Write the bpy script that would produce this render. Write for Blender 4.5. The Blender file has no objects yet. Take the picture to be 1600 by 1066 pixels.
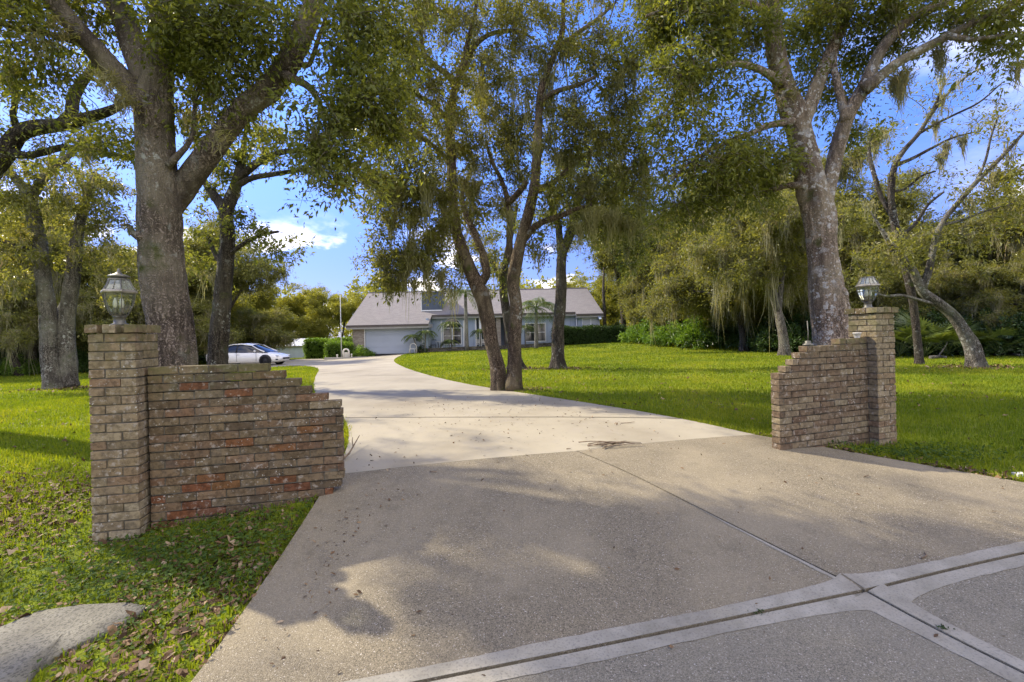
import bpy, bmesh, math, random
import numpy as np
from mathutils import Vector, Matrix
from mathutils.geometry import delaunay_2d_cdt

R = math.radians
rng = np.random.default_rng(7)
random.seed(7)
scene = bpy.context.scene
col = scene.collection

# ------------------------------------------------------------------ camera
CAM_Z, FPX, HZ, ROLL = 1.6, 711.0, 525.0, 0.022
cam_d = bpy.data.cameras.new('camera')
cam_d.sensor_width = 36.0
cam_d.lens = FPX / 1600 * 36.0
cam_d.shift_y = -(533.0 - HZ) / 1600.0
cam_d.clip_end = 3000
cam_d.clip_start = 0.05
cam = bpy.data.objects.new('camera', cam_d)
col.objects.link(cam)
cam.matrix_world = Matrix.Translation((0, 0, CAM_Z)) @ Matrix.Rotation(R(90), 4, 'X') @ Matrix.Rotation(-ROLL, 4, 'Z')
scene.camera = cam

# ------------------------------------------------------------------ light
SUN_EL = R(38)
SUN_DIR = Vector((-0.895, 0.445, 0)).normalized() * math.cos(SUN_EL) + Vector((0, 0, math.sin(SUN_EL)))
sun_d = bpy.data.lights.new('sun', 'SUN')
sun_d.energy = 2.3
sun_d.angle = R(0.8)
sun_d.color = (1.0, 0.89, 0.70)
sun = bpy.data.objects.new('sun', sun_d)
col.objects.link(sun)
sun.rotation_euler = SUN_DIR.to_track_quat('Z', 'Y').to_euler()
sun.location = (-30, 20, 40)

world = bpy.data.worlds.new('World')
scene.world = world
world.use_nodes = True
wn, wl = world.node_tree.nodes, world.node_tree.links
wn.clear()
w_out = wn.new('ShaderNodeOutputWorld')
w_bg = wn.new('ShaderNodeBackground')
w_sky = wn.new('ShaderNodeTexSky')
w_sky.sky_type = 'NISHITA'
w_sky.sun_disc = False
w_sky.sun_elevation = SUN_EL
w_sky.sun_rotation = math.atan2(SUN_DIR.x, SUN_DIR.y)
w_sky.air_density = 1.0
w_sky.dust_density = 0.1
w_sky.ozone_density = 4.0
w_hsv = wn.new('ShaderNodeHueSaturation')
w_hsv.inputs['Saturation'].default_value = 1.32
w_hsv.inputs['Value'].default_value = 1.0
w_tint = wn.new('ShaderNodeMixRGB'); w_tint.blend_type = 'MULTIPLY'; w_tint.inputs[0].default_value = 1
w_tint.inputs[2].default_value = (0.80, 0.61, 0.66, 1)
wl.new(w_sky.outputs[0], w_tint.inputs[1]); wl.new(w_tint.outputs[0], w_hsv.inputs['Color'])
# clouds: cumulus low over the horizon and torn streaks higher up, by view direction
w_tc = wn.new('ShaderNodeTexCoord')
w_sep = wn.new('ShaderNodeSeparateXYZ')
wl.new(w_tc.outputs['Generated'], w_sep.inputs[0])
def wmath(op, a, b=None, clamp=False):
    n = wn.new('ShaderNodeMath'); n.operation = op; n.use_clamp = clamp
    for i, v in enumerate((a, b)):
        if v is None: continue
        if isinstance(v, (int, float)): n.inputs[i].default_value = v
        else: wl.new(v, n.inputs[i])
    return n.outputs[0]
def wramp(v, lo, hi):
    n = wn.new('ShaderNodeMapRange'); n.interpolation_type = 'SMOOTHSTEP'
    wl.new(v, n.inputs['Value']); n.inputs['From Min'].default_value = lo; n.inputs['From Max'].default_value = hi
    return n.outputs[0]
def wnoise(scale, detail, stretch, off=(0, 0, 0), rough=0.55):
    m = wn.new('ShaderNodeMapping'); m.inputs['Scale'].default_value = stretch; m.inputs['Location'].default_value = off
    wl.new(w_tc.outputs['Generated'], m.inputs['Vector'])
    n = wn.new('ShaderNodeTexNoise'); n.inputs['Scale'].default_value = scale; n.inputs['Detail'].default_value = detail
    n.inputs['Roughness'].default_value = rough
    wl.new(m.outputs[0], n.inputs['Vector'])
    return n.outputs[0]
elev = w_sep.outputs['Z']
cum = wramp(wnoise(5.5, 8, (1, 1, 2.0), (0.42, 0.3, 0.1)), 0.53, 0.66)
cum = wmath('MULTIPLY', cum, wmath('MULTIPLY', wramp(elev, 0.0, 0.05), wramp(elev, 0.26, 0.13)))
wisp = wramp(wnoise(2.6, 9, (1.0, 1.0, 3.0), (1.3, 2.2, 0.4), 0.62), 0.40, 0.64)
# streaks thicken to the right; unseen cloud overhead and behind added as neutral fill
fill_bank = wmath('ADD', wmath('SUBTRACT', wmath('MULTIPLY', w_sep.outputs['X'], 0.75), wmath('MULTIPLY', w_sep.outputs['Y'], 0.65)), wmath('MULTIPLY', elev, 0.5))
wisp = wmath('MULTIPLY', wisp, wramp(fill_bank, 0.08, 0.75))
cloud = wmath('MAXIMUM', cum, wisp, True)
haze = wmath('MULTIPLY', wramp(elev, 0.22, 0.0), 0.12)
w_mix0 = wn.new('ShaderNodeMixRGB'); w_mix0.inputs[2].default_value = (2.2, 2.9, 4.2, 1)
w_low = wn.new('ShaderNodeMixRGB'); w_low.blend_type = 'MULTIPLY'; w_low.inputs[0].default_value = 1
w_lr = wn.new('ShaderNodeMixRGB'); w_lr.inputs[1].default_value = (0.15, 0.205, 0.40, 1); w_lr.inputs[2].default_value = (1, 1, 1, 1)
wl.new(wramp(elev, -0.02, 0.50), w_lr.inputs[0]); wl.new(w_lr.outputs[0], w_low.inputs[2]); wl.new(w_hsv.outputs[0], w_low.inputs[1])
wl.new(haze, w_mix0.inputs[0]); wl.new(w_low.outputs[0], w_mix0.inputs[1])
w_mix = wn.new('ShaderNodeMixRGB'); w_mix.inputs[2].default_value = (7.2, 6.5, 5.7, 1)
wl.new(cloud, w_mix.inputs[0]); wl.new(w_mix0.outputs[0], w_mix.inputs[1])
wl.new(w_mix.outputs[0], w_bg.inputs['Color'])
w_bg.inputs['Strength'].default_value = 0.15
wl.new(w_bg.outputs[0], w_out.inputs['Surface'])

scene.view_settings.view_transform = 'Standard'
scene.view_settings.look = 'None'
scene.view_settings.gamma = 1
scene.view_settings.use_curve_mapping = False
scene.view_settings.exposure = 2.0
scene.cycles.max_bounces = 8
scene.cycles.diffuse_bounces = 4
scene.cycles.transparent_max_bounces = 12
scene.cycles.caustics_reflective = False
scene.cycles.caustics_refractive = False
scene.cycles.use_denoising = True

# ------------------------------------------------------------------ helpers
def at(px, py, d):
    """A point at distance d seen at photo pixel (px, py)."""
    u, v = (px - 800.0) / FPX * d, (HZ - py) / FPX * d
    c, s = math.cos(ROLL), math.sin(ROLL)
    return Vector((u * c + v * s, d, CAM_Z - u * s + v * c))

_fy = np.array([-60, 1.5, 2.4, 3.4, 4.3, 6, 10, 16, 25, 32, 40, 60, 400.0])
_fz = np.array([-.05, 0, .05, .22, .38, .44, .40, .38, .28, .25, .33, .30, .30])
from math import exp
_bumps = [(-3.2, 3.3, 1.0, -.12), (4.7, 4.7, 1.5, -.16), (11.5, 41, 8.0, .55), (-27, 50, 9, -.42), (-1.3, 3.9, .8, -.02), (-18, 30, 6, -.05)]
def terrain(x, y):
    x = np.asarray(x, float); y = np.asarray(y, float)
    z = 0
    for o in (-.6, -.3, 0, .3, .6):
        z = z + np.interp(y + o * np.clip(y / 6, .4, 6), _fy, _fz) / 5
    t = np.clip((-x - 5) / 10, 0, 1); t = t * t * (3 - 2 * t)
    z = z - .22 * t * np.clip((y - 4) / 8, 0, 1) * np.clip((120 - y) / 60, 0, 1)
    for bx, by, s, a in _bumps:
        z = z + a * np.exp(-((x - bx) ** 2 + (y - by) ** 2) / (2 * s * s))
    far = np.clip((y - 10) / 20, 0, 1)
    z = z + .04 * far * np.sin(x * .35 + 1) * np.sin(y * .27)
    return z
def gz(x, y): return float(terrain(x, y))
def on(px, py, off=0.0):
    """Where the sight line through a photo pixel meets the ground."""
    d0 = at(px, py, 1.0) - Vector((0, 0, CAM_Z))
    o = Vector((0, 0, CAM_Z))
    t = .5
    while t < 200:
        p = o + d0 * t
        if p.z < gz(p.x, p.y) + off: break
        t *= 1.02
    lo, hi = t / 1.02, t
    for _ in range(25):
        m = (lo + hi) / 2; p = o + d0 * m
        if p.z < gz(p.x, p.y) + off: hi = m
        else: lo = m
    return o + d0 * hi

def props(o, label=None, cat=None, group=None, kind=None):
    if label: o['label'] = label
    if cat: o['category'] = cat
    if group: o['group'] = group
    if kind: o['kind'] = kind
    return o
def empty(name, loc, rz=0.0, label=None, cat=None, group=None):
    o = bpy.data.objects.new(name, None); col.objects.link(o)
    o.empty_display_size = .2
    o.location = loc; o.rotation_euler = (0, 0, rz)
    return props(o, label, cat, group)
def link(name, me, mat=None, parent=None, kind=None, loc=None, rot=None):
    o = bpy.data.objects.new(name, me); col.objects.link(o)
    if mat is not None and not me.materials: me.materials.append(mat)
    if parent is not None: o.parent = parent
    if loc is not None: o.location = loc
    if rot is not None: o.rotation_euler = rot
    if kind: o['kind'] = kind
    return o
def copy_tree(o, parent=None):
    c = o.copy(); col.objects.link(c)
    if parent is not None: c.parent = parent
    for ch in list(o.children): copy_tree(ch, c)
    return c

class Soup:
    """Collects vertices, quads and triangles as arrays for ONE mesh."""
    def __init__(s): s.v = []; s.q = []; s.t = []; s.n = 0
    def add(s, v, q=None, t=None):
        v = np.asarray(v, np.float32).reshape(-1, 3)
        if q is not None and len(q): s.q.append(np.asarray(q, np.int32).reshape(-1, 4) + s.n)
        if t is not None and len(t): s.t.append(np.asarray(t, np.int32).reshape(-1, 3) + s.n)
        s.v.append(v); s.n += len(v)
    def mesh(s, name, smooth=False, origin=None):
        me = bpy.data.meshes.new(name)
        v = np.concatenate(s.v) if s.v else np.zeros((0, 3), np.float32)
        if origin is not None: v = v - np.asarray(origin, np.float32)
        q = np.concatenate(s.q) if s.q else np.zeros((0, 4), np.int32)
        t = np.concatenate(s.t) if s.t else np.zeros((0, 3), np.int32)
        me.vertices.add(len(v)); me.vertices.foreach_set('co', v.astype(np.float32).ravel())
        me.loops.add(q.size + t.size)
        me.loops.foreach_set('vertex_index', np.concatenate([q.ravel(), t.ravel()]).astype(np.int32))
        me.polygons.add(len(q) + len(t))
        st = np.concatenate([np.arange(len(q)) * 4, q.size + np.arange(len(t)) * 3]).astype(np.int32)
        me.polygons.foreach_set('loop_start', st)
        me.polygons.foreach_set('use_smooth', np.full(len(q) + len(t), smooth, bool))
        me.update(calc_edges=True)
        return me
    def box(s, lo, hi, M=None):
        x0, y0, z0 = lo; x1, y1, z1 = hi
        v = np.array([(x0, y0, z0), (x1, y0, z0), (x1, y1, z0), (x0, y1, z0), (x0, y0, z1), (x1, y0, z1), (x1, y1, z1), (x0, y1, z1)], float)
        if M is not None: v = np.array([M @ Vector(p) for p in v])
        s.add(v, [(0, 3, 2, 1), (4, 5, 6, 7), (0, 1, 5, 4), (1, 2, 6, 5), (2, 3, 7, 6), (3, 0, 4, 7)])
    def tube(s, pts, rad, sides=8, cap=True, lump=0.0, seed=0, flare=None):
        pts = np.asarray(pts, float); rad = np.asarray(rad, float); n = len(pts)
        tan = np.gradient(pts, axis=0); tan /= np.linalg.norm(tan, axis=1)[:, None] + 1e-9
        up = np.array([0.0, 1.0, 0.0]) if abs(tan[0][1]) < .9 else np.array([1.0, 0, 0])
        U = np.zeros_like(pts)
        for i in range(n):
            u = up - tan[i] * np.dot(up, tan[i]); u /= np.linalg.norm(u) + 1e-9
            U[i] = u; up = u
        W = np.cross(tan, U)
        a = np.arange(sides) / sides * 2 * np.pi
        rr = rad[:, None] * np.ones(sides)[None]
        if lump:
            r2 = np.random.default_rng(seed)
            k = np.arange(n)[:, None]
            for f in (2, 3, 5):
                ph, ph2, fr = r2.uniform(0, 6.28), r2.uniform(0, 6.28), r2.uniform(.2, .7)
                rr = rr * (1 + lump / f * 1.6 * np.sin(f * a[None] + ph + k * fr * .35) * (.6 + .4 * np.sin(k * fr + ph2)))
            if sides >= 24:
                rid = r2.normal(0, 1, (max(2, n // 5 + 2), sides)); kk = np.linspace(0, len(rid) - 1.001, n); k0 = kk.astype(int); fr_ = (kk - k0)[:, None]
                rr = rr * (1 + lump * .38 * (rid[k0] * (1 - fr_) + rid[k0 + 1] * fr_))
            rr = rr * (1 + r2.normal(0, lump * .2, rr.shape))
        if flare is not None:
            lobes = 1 + flare[:, None] * (.55 + .45 * np.sin(5 * a[None] + seed))
            rr = rr * lobes
        v = pts[:, None] + rr[..., None] * (np.cos(a)[None, :, None] * U[:, None] + np.sin(a)[None, :, None] * W[:, None])
        i = np.arange(n - 1)[:, None] * sides; j = np.arange(sides)[None]; j2 = (j + 1) % sides
        q = np.stack([i + j, i + j2, i + sides + j2, i + sides + j], -1).reshape(-1, 4)
        v = v.reshape(-1, 3); t = []
        if cap:
            v = np.concatenate([v, pts[-1:] + tan[-1:] * rad[-1] * .4, pts[:1] - tan[:1] * rad[0] * .05]); m = n * sides
            t = [(m - sides + k, m - sides + (k + 1) % sides, m) for k in range(sides)]
            t += [((k + 1) % sides, k, m + 1) for k in range(sides)]
        s.add(v, q, t)
    def lathe(s, prof, sides=16, M=None):
        """prof: (radius, z) list, closed at both ends where the radius is 0."""
        n = len(prof); a = np.arange(sides) / sides * 2 * np.pi
        v = np.array([[(r * math.cos(t), r * math.sin(t), z) for t in a] for r, z in prof]).reshape(-1, 3)
        if M is not None: v = np.array([M @ Vector(p) for p in v])
        q = [(i * sides + j, i * sides + (j + 1) % sides, (i + 1) * sides + (j + 1) % sides, (i + 1) * sides + j) for i in range(n - 1) for j in range(sides)]
        s.add(v, q)

def spline(pts, step):
    """Catmull-Rom through rows (any number of columns), resampled by the first three columns."""
    P = np.asarray(pts, float)
    if len(P) == 2: P = np.stack([P[0], (P[0] + P[1]) / 2, P[1]])
    E = np.concatenate([[2 * P[0] - P[1]], P, [2 * P[-1] - P[-2]]])
    out = []
    for i in range(1, len(E) - 2):
        L = np.linalg.norm(E[i + 1][:3] - E[i][:3]); m = max(2, int(L / step))
        t = (np.arange(m) / m)[:, None]
        a, b, c, d = E[i - 1], E[i], E[i + 1], E[i + 2]
        out.append(.5 * ((2 * b) + (-a + c) * t + (2 * a - 5 * b + 4 * c - d) * t ** 2 + (-a + 3 * b - 3 * c + d) * t ** 3))
    out.append(P[-1:])
    return np.concatenate(out)

# ------------------------------------------------------------------ materials
MATS = {}
class NT:
    def __init__(s, name):
        s.m = bpy.data.materials.new(name); s.m.use_nodes = True
        s.t = s.m.node_tree; s.n = s.t.nodes; s.l = s.t.links
        s.b = s.n['Principled BSDF']; s.out = s.n['Material Output']
        MATS[name] = s.m
    def node(s, typ, **kw):
        n = s.n.new('ShaderNode' + typ)
        for k, v in kw.items(): setattr(n, k, v)
        return n
    def set(s, sock, v):
        if isinstance(v, (int, float, tuple, list)): sock.default_value = v
        else: s.l.new(v, sock)
    def coord(s, which='Object', scale=(1, 1, 1), loc=(0, 0, 0), rot=(0, 0, 0)):
        c = s.node('TexCoord'); m = s.node('Mapping')
        m.inputs['Scale'].default_value = scale; m.inputs['Location'].default_value = loc; m.inputs['Rotation'].default_value = rot
        s.l.new(c.outputs[which], m.inputs[0]); return m.outputs[0]
    def pos(s, scale=(1, 1, 1)):
        c = s.node('NewGeometry'); m = s.node('Mapping'); m.inputs['Scale'].default_value = scale
        s.l.new(c.outputs['Position'], m.inputs[0]); return m.outputs[0]
    def noise(s, vec, scale, detail=4, rough=.55, col=False):
        n = s.node('TexNoise'); s.l.new(vec, n.inputs['Vector'])
        n.inputs['Scale'].default_value = scale; n.inputs['Detail'].default_value = detail; n.inputs['Roughness'].default_value = rough
        return n.outputs[1 if col else 0]
    def voro(s, vec, scale, feature='F1', out=0):
        n = s.node('TexVoronoi', feature=feature); s.l.new(vec, n.inputs['Vector']); n.inputs['Scale'].default_value = scale
        return n.outputs[out]
    def ramp(s, v, stops):
        n = s.node('ValToRGB'); s.l.new(v, n.inputs[0]); e = n.color_ramp.elements
        while len(e) < len(stops): e.new(.5)
        for i, (p, c) in enumerate(stops): e[i].position = p; e[i].color = tuple(c) + (1,) if len(c) == 3 else c
        return n.outputs[0]
    def rng(s, v, a, b, c=0., d=1.):
        n = s.node('MapRange', interpolation_type='SMOOTHSTEP'); s.l.new(v, n.inputs[0])
        for i, x in enumerate((a, b, c, d)): n.inputs[1 + i].default_value = x
        return n.outputs[0]
    def mix(s, f, a, b, mode='MIX'):
        n = s.node('MixRGB', blend_type=mode)
        for k, x in zip((0, 1, 2), (f, a, b)):
            if isinstance(x, (tuple, list)) and len(x) == 3: x = tuple(x) + (1,)
            s.set(n.inputs[k], x)
        return n.outputs[0]
    def math(s, op, a, b=0.):
        n = s.node('Math', operation=op); s.set(n.inputs[0], a); s.set(n.inputs[1], b); return n.outputs[0]
    def bump(s, h, strength=.4, dist=.01, prev=None):
        n = s.node('Bump'); s.l.new(h, n.inputs['Height']); n.inputs['Strength'].default_value = strength; n.inputs['Distance'].default_value = dist
        if prev is not None: s.l.new(prev, n.inputs['Normal'])
        s.l.new(n.outputs[0], s.b.inputs['Normal']); return n.outputs[0]
    def base(s, c, rough=.7, spec=.3, metal=0.):
        if isinstance(c, (tuple, list)) and len(c) == 3: c = tuple(c) + (1,)
        s.set(s.b.inputs['Base Color'], c); s.set(s.b.inputs['Roughness'], rough)
        s.b.inputs['Specular IOR Level'].default_value = spec; s.b.inputs['Metallic'].default_value = metal
        return s

def m_plain(name, c, rough=.6, spec=.3, metal=0., var=.12, scale=3.0):
    k = NT(name); v = k.coord()
    n = k.noise(v, scale, 6)
    c2 = tuple(x * (1 - var * 1.6) for x in c); c1 = tuple(min(1, x * (1 + var)) for x in c)
    k.base(k.ramp(n, [(.3, c2), (.7, c1)]), rough, spec, metal)
    k.bump(k.noise(v, scale * 14, 3), .12, .004)
    return k.m

def m_leaf(name, dark, light, trans=.35, rough=.38, hue=.0):
    k = NT(name)
    g = k.node('NewGeometry')
    rnd = g.outputs['Random Per Island']
    big = k.noise(k.pos(), .7, 3)
    f = k.math('ADD', k.math('MULTIPLY', rnd, .65), k.math('MULTIPLY', k.rng(big, .3, .7), .35))
    mid = tuple((a + b) / 2 for a, b in zip(dark, light))
    c = k.ramp(f, [(0, dark), (.5, mid), (.92, light), (1, (light[0] * 1.5, light[1] * 1.15, light[2]))])
    k.base(c, rough, .35)
    tr = k.node('BsdfTranslucent')
    tc = k.mix(1.0, c, (1.25, 1.15, .45), 'MULTIPLY')
    k.l.new(tc, tr.inputs[0])
    mx = k.node('MixShader'); mx.inputs[0].default_value = trans
    k.l.new(k.b.outputs[0], mx.inputs[1]); k.l.new(tr.outputs[0], mx.inputs[2])
    k.l.new(mx.outputs[0], k.out.inputs['Surface'])
    return k.m

def m_bark(name, dark, light, lichen=(.42, .43, .38), amount=.5, ridge=1.0, moss=0.0):
    k = NT(name); v = k.coord(scale=(1, 1, .16)); v2 = k.coord()
    warp = k.mix(.12, v, k.noise(v2, 3.0, 3, col=True), 'ADD')
    r = k.noise(warp, 22, 7, .68)
    r2 = k.voro(k.mix(.25, warp, k.noise(v2, 8, 4, col=True), 'ADD'), 26, 'DISTANCE_TO_EDGE')
    h = k.math('ADD', k.math('MULTIPLY', r, .8), k.math('MULTIPLY', k.rng(r2, 0, .35), .25))
    c = k.ramp(h, [(.38, tuple(x * .36 for x in dark)), (.50, dark), (.66, light)])
    c = k.mix(k.rng(k.noise(v2, 1.1, 4), .4, .7), c, tuple(x * .8 for x in (light[0] * .95, light[1] * 1.02, light[2] * .9)))
    c = k.mix(k.math('MULTIPLY', k.rng(k.noise(k.coord(scale=(1.6, 1.6, .5)), 1.7, 5, .65), .50, .64), .75), c, tuple(x * .42 for x in dark))
    # pale crusts of lichen: round spots and larger torn patches
    sp = k.voro(k.mix(.10, v2, k.noise(v2, 22, 5, .7, col=True), 'ADD'), 19)
    gate = k.rng(k.noise(v2, 1.6, 5, .6), .66 - .2 * amount, .74 - .18 * amount)
    sp2 = k.voro(k.mix(.22, v2, k.noise(v2, 14, 6, .7, col=True), 'ADD'), 10)
    gate2 = k.rng(k.noise(k.coord(loc=(3, 1, 7)), 1.1, 5, .6), .66 - .22 * amount, .74 - .2 * amount)
    spots = k.math('MAXIMUM', k.math('MULTIPLY', k.rng(sp, .30, .20), gate), k.math('MULTIPLY', k.rng(sp2, .36, .28), gate2))
    pat = k.math('MULTIPLY', k.rng(k.noise(v2, 5.5, 7, .68), .62 - .08 * amount, .68 - .08 * amount), k.rng(k.noise(v2, .9, 3), .40, .62))
    c = k.mix(k.math('MULTIPLY', pat, .75), c, tuple(x * .62 for x in lichen))
    c = k.mix(k.math('MULTIPLY', spots, .85), c, lichen)
    if moss: c = k.mix(k.rng(k.noise(v2, 2.3, 5), .62 - .2 * moss, .75 - .15 * moss), c, (.07, .085, .02))
    k.base(c, .9, .15)
    b = k.bump(h, 1.0, .06 * ridge)
    k.bump(k.noise(v2, 70, 4), .4, .006, b)
    return k.m

LEAF_A = m_leaf('leaf_dark_oak', (.095, .118, .026), (.225, .248, .058), .58)
LEAF_B = m_leaf('leaf_olive_oak', (.105, .120, .030), (.265, .268, .072), .58)
LEAF_C = m_leaf('leaf_yellow_green', (.13, .145, .025), (.36, .36, .06), .58)
LEAF_D = m_leaf('leaf_bright_shrub', (.06, .13, .018), (.20, .32, .045), .5)
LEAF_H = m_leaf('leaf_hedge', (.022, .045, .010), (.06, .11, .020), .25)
LEAF_P = m_leaf('leaf_palm', (.05, .085, .018), (.17, .22, .05), .32)
MOSS = m_leaf('spanish_moss', (.19, .185, .11), (.40, .38, .24), .40, .9)
MOSS_G = m_leaf('spanish_moss_green', (.19, .19, .085), (.38, .37, .18), .40, .9)
BARK_A = m_bark('bark_left_oak', (.14, .11, .088), (.31, .255, .21), amount=.45, moss=.25)
BARK_H = m_bark('bark_right_oak', (.25, .185, .138), (.44, .345, .27), lichen=(.60, .585, .56), amount=.95, moss=.10)
BARK_E = m_bark('bark_twin_oak', (.13, .095, .065), (.28, .215, .15), amount=.25, moss=.15)
BARK_D = m_bark('bark_dark', (.06, .05, .040), (.15, .125, .10), amount=.5, moss=.3)
BARK_G = m_bark('bark_grey', (.12, .105, .085), (.27, .245, .21), amount=.65, moss=.2)
# ------------------------------------------------------------------ ground materials
k = NT('lawn_soil'); v = k.pos()
n1 = k.noise(v, .35, 5); n2 = k.noise(v, 9, 6, .7); n3 = k.noise(v, 60, 3)
c = k.ramp(n1, [(.3, (.12, .16, .014)), (.55, (.165, .205, .015)), (.75, (.215, .235, .022))])
c = k.mix(k.rng(n2, .45, .75), c, (.065, .070, .020))
c = k.mix(k.math('MULTIPLY', k.rng(n3, .5, .7), .35), c, (.045, .060, .010))
k.base(c, .95, .1); k.bump(k.math('ADD', n2, n3), .6, .03)

k = NT('grass_blade')
g = k.node('NewGeometry'); big = k.noise(k.pos(), .45, 4)
f = k.math('ADD', k.math('MULTIPLY', g.outputs['Random Per Island'], .5), k.math('MULTIPLY', k.rng(big, .3, .7), .5))
c = k.ramp(f, [(0, (.085, .14, .010)), (.45, (.17, .225, .012)), (.8, (.27, .30, .018)), (1, (.36, .33, .06))])
c = k.mix(k.math('MULTIPLY', k.rng(k.noise(k.pos(), 1.3, 6, .65), .56, .74), .5), c, (.17, .155, .035))
k.base(c, .6, .25)
tr = k.node('BsdfTranslucent'); k.l.new(k.mix(1.0, c, (1.25, 1.2, .35), 'MULTIPLY'), tr.inputs[0])
mx = k.node('MixShader'); mx.inputs[0].default_value = .45
k.l.new(k.b.outputs[0], mx.inputs[1]); k.l.new(tr.outputs[0], mx.inputs[2]); k.l.new(mx.outputs[0], k.out.inputs['Surface'])

k = NT('light_concrete'); v = k.pos()
n1 = k.noise(v, .55, 6, .6); n2 = k.noise(v, 3.2, 7, .65); n3 = k.noise(v, 55, 4, .7)
c = k.ramp(n1, [(.28, (.20, .172, .12)), (.5, (.30, .268, .195)), (.72, (.36, .325, .243))])
c = k.mix(k.math('MULTIPLY', k.rng(n2, .52, .75), .6), c, (.29, .26, .21))
c = k.mix(k.math('MULTIPLY', k.rng(k.noise(v, 14, 5), .60, .72), .35), c, (.20, .17, .13))
c = k.mix(k.math('MULTIPLY', k.rng(n3, .45, .7), .22), c, (.27, .25, .21))
wv = k.noise(k.pos((1.0, .22, 1)), 2.2, 6, .6)
c = k.mix(k.math('MULTIPLY', k.rng(wv, .54, .72), .45), c, (.24, .215, .17))
k.base(c, .88, .2); k.bump(n3, .25, .004)

def m_aggregate(name, lo, hi, wear):
    k = NT(name); v = k.pos()
    cell = k.voro(v, 210, out=1); sep = k.node('SeparateColor'); k.l.new(cell, sep.inputs[0])
    d = k.voro(v, 210)
    c = k.ramp(sep.outputs[0], [(0, tuple(x * .62 for x in lo)), (.3, lo), (.8, hi), (.97, tuple(x * 1.15 for x in hi)), (1, (.48, .44, .38))])
    n1 = k.noise(v, .9, 6, .6); n2 = k.noise(v, 4.5, 6, .62)
    c = k.mix(k.math('MULTIPLY', k.rng(n1, .40, .66), .55), c, wear)
    c = k.mix(k.math('MULTIPLY', k.rng(n2, .55, .78), .4), c, tuple(x * .55 for x in lo))
    k.base(c, .85, .25)
    h = k.math('ADD', k.math('MULTIPLY', d, -1.0), k.math('MULTIPLY', k.noise(v, 320, 2), .4))
    k.bump(h, .55, .005); return k.m
AGG1 = m_aggregate('exposed_aggregate_brown', (.148, .125, .084), (.230, .198, .134), (.29, .246, .162))
AGG2 = m_aggregate('exposed_aggregate_grey', (.158, .142, .105), (.232, .21, .156), (.25, .225, .163))
k = NT('smooth_band'); v = k.pos()
c = k.ramp(k.noise(v, 5, 7, .65), [(.3, (.215, .20, .155)), (.55, (.295, .275, .22)), (.75, (.36, .335, .27))])
c = k.mix(k.math('MULTIPLY', k.rng(k.noise(v, 90, 3), .5, .68), .5), c, (.13, .122, .098))
c = k.mix(k.math('MULTIPLY', k.rng(k.noise(v, 1.7, 6, .65), .50, .72), .45), c, (.17, .148, .11))
k.base(c, .85, .25); k.bump(k.noise(v, 120, 3), .3, .003); BAND = k.m
SOILGAP = m_plain('joint_dirt', (.022, .018, .013), .95, .1)

# ------------------------------------------------------------------ driveway outline
V2 = lambda p: np.array([p[0], p[1]])
def isect(p, q, r, s_):
    d1, d2 = q - p, s_ - r
    t = ((r[0] - p[0]) * d2[1] - (r[1] - p[1]) * d2[0]) / (d1[0] * d2[1] - d1[1] * d2[0])
    return p + d1 * t
jl, jm, jr = V2(on(519, 746)), V2(on(900, 708)), V2(on(1180, 682))
le = V2(on(306, 1060)); re_ = V2(on(1597, 757)); X = V2(on(1352, 930))
ce = V2(on(1598, 1060)); sl0 = V2(on(720, 1062)); sr0 = V2(on(1598, 871))
SL = isect(X, sl0, jl, le); SR = isect(X, sr0, jr, re_)
LE = jl + (le - jl) / abs((le - jl)[1]) * (jl[1] + 2.0)
RE = jr + (re_ - jr) / abs((re_ - jr)[1]) * (jr[1] + 2.0)
CE = X + (ce - X) / abs((ce - X)[1]) * (X[1] + 2.0)
far_px = [(1180, 682), (1080, 660), (1000, 645), (900, 628.5), (800, 613), (720, 600), (660, 585), (628, 574), (615, 566), (617, 560), (632, 554), (651, 550.5),
          (571, 553.5), (545, 555), (500, 558.8), (447, 563.5), (400, 566), (330, 570), (250, 575), (250, 584), (330, 580), (433, 573.5), (461, 572), (489, 573.2), (500, 578),
          (494, 587), (490, 597), (491, 615), (500, 628), (516, 640), (534, 651), (541.7, 662), (546, 679), (543, 701), (535, 720), (519, 746)]
MAIN = [V2(on(*p)) for p in far_px]
MAIN.insert(0, jm)
def densify(poly, h):
    out = []
    for a, b in zip(poly, poly[1:] + poly[:1]):
        m = max(1, int(np.linalg.norm(b - a) / h))
        out += [a + (b - a) * i / m for i in range(m)]
    return out
def inside(px, py, poly):
    P = np.asarray(poly); r = np.zeros(np.shape(px), bool)
    j = len(P) - 1
    for i in range(len(P)):
        c1 = (P[i, 1] > py) != (P[j, 1] > py)
        xi = (P[j, 0] - P[i, 0]) * (py - P[i, 1]) / (P[j, 1] - P[i, 1] + 1e-12) + P[i, 0]
        r ^= c1 & (px < xi); j = i
    return r
def smooth_poly(poly, keep):
    """Round the far outline a little, corners in keep stay."""
    out = []
    n = len(poly)
    for i in range(n):
        a, b, c = poly[i - 1], poly[i], poly[(i + 1) % n]
        if i in keep: out.append(b)
        else: out += [b + (a - b) * .25, b * .75 + (a + c) * .125, b + (c - b) * .25]
    return out
MAIN = smooth_poly(MAIN, {0, 1, 12, 13, 19, 20, len(MAIN) - 1})
FRONT = [jl, jm, jr, RE, LE]
def on_drive(x, y, grow=0.0):
    return inside(x, y, MAIN) | inside(x, y, FRONT)
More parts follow.
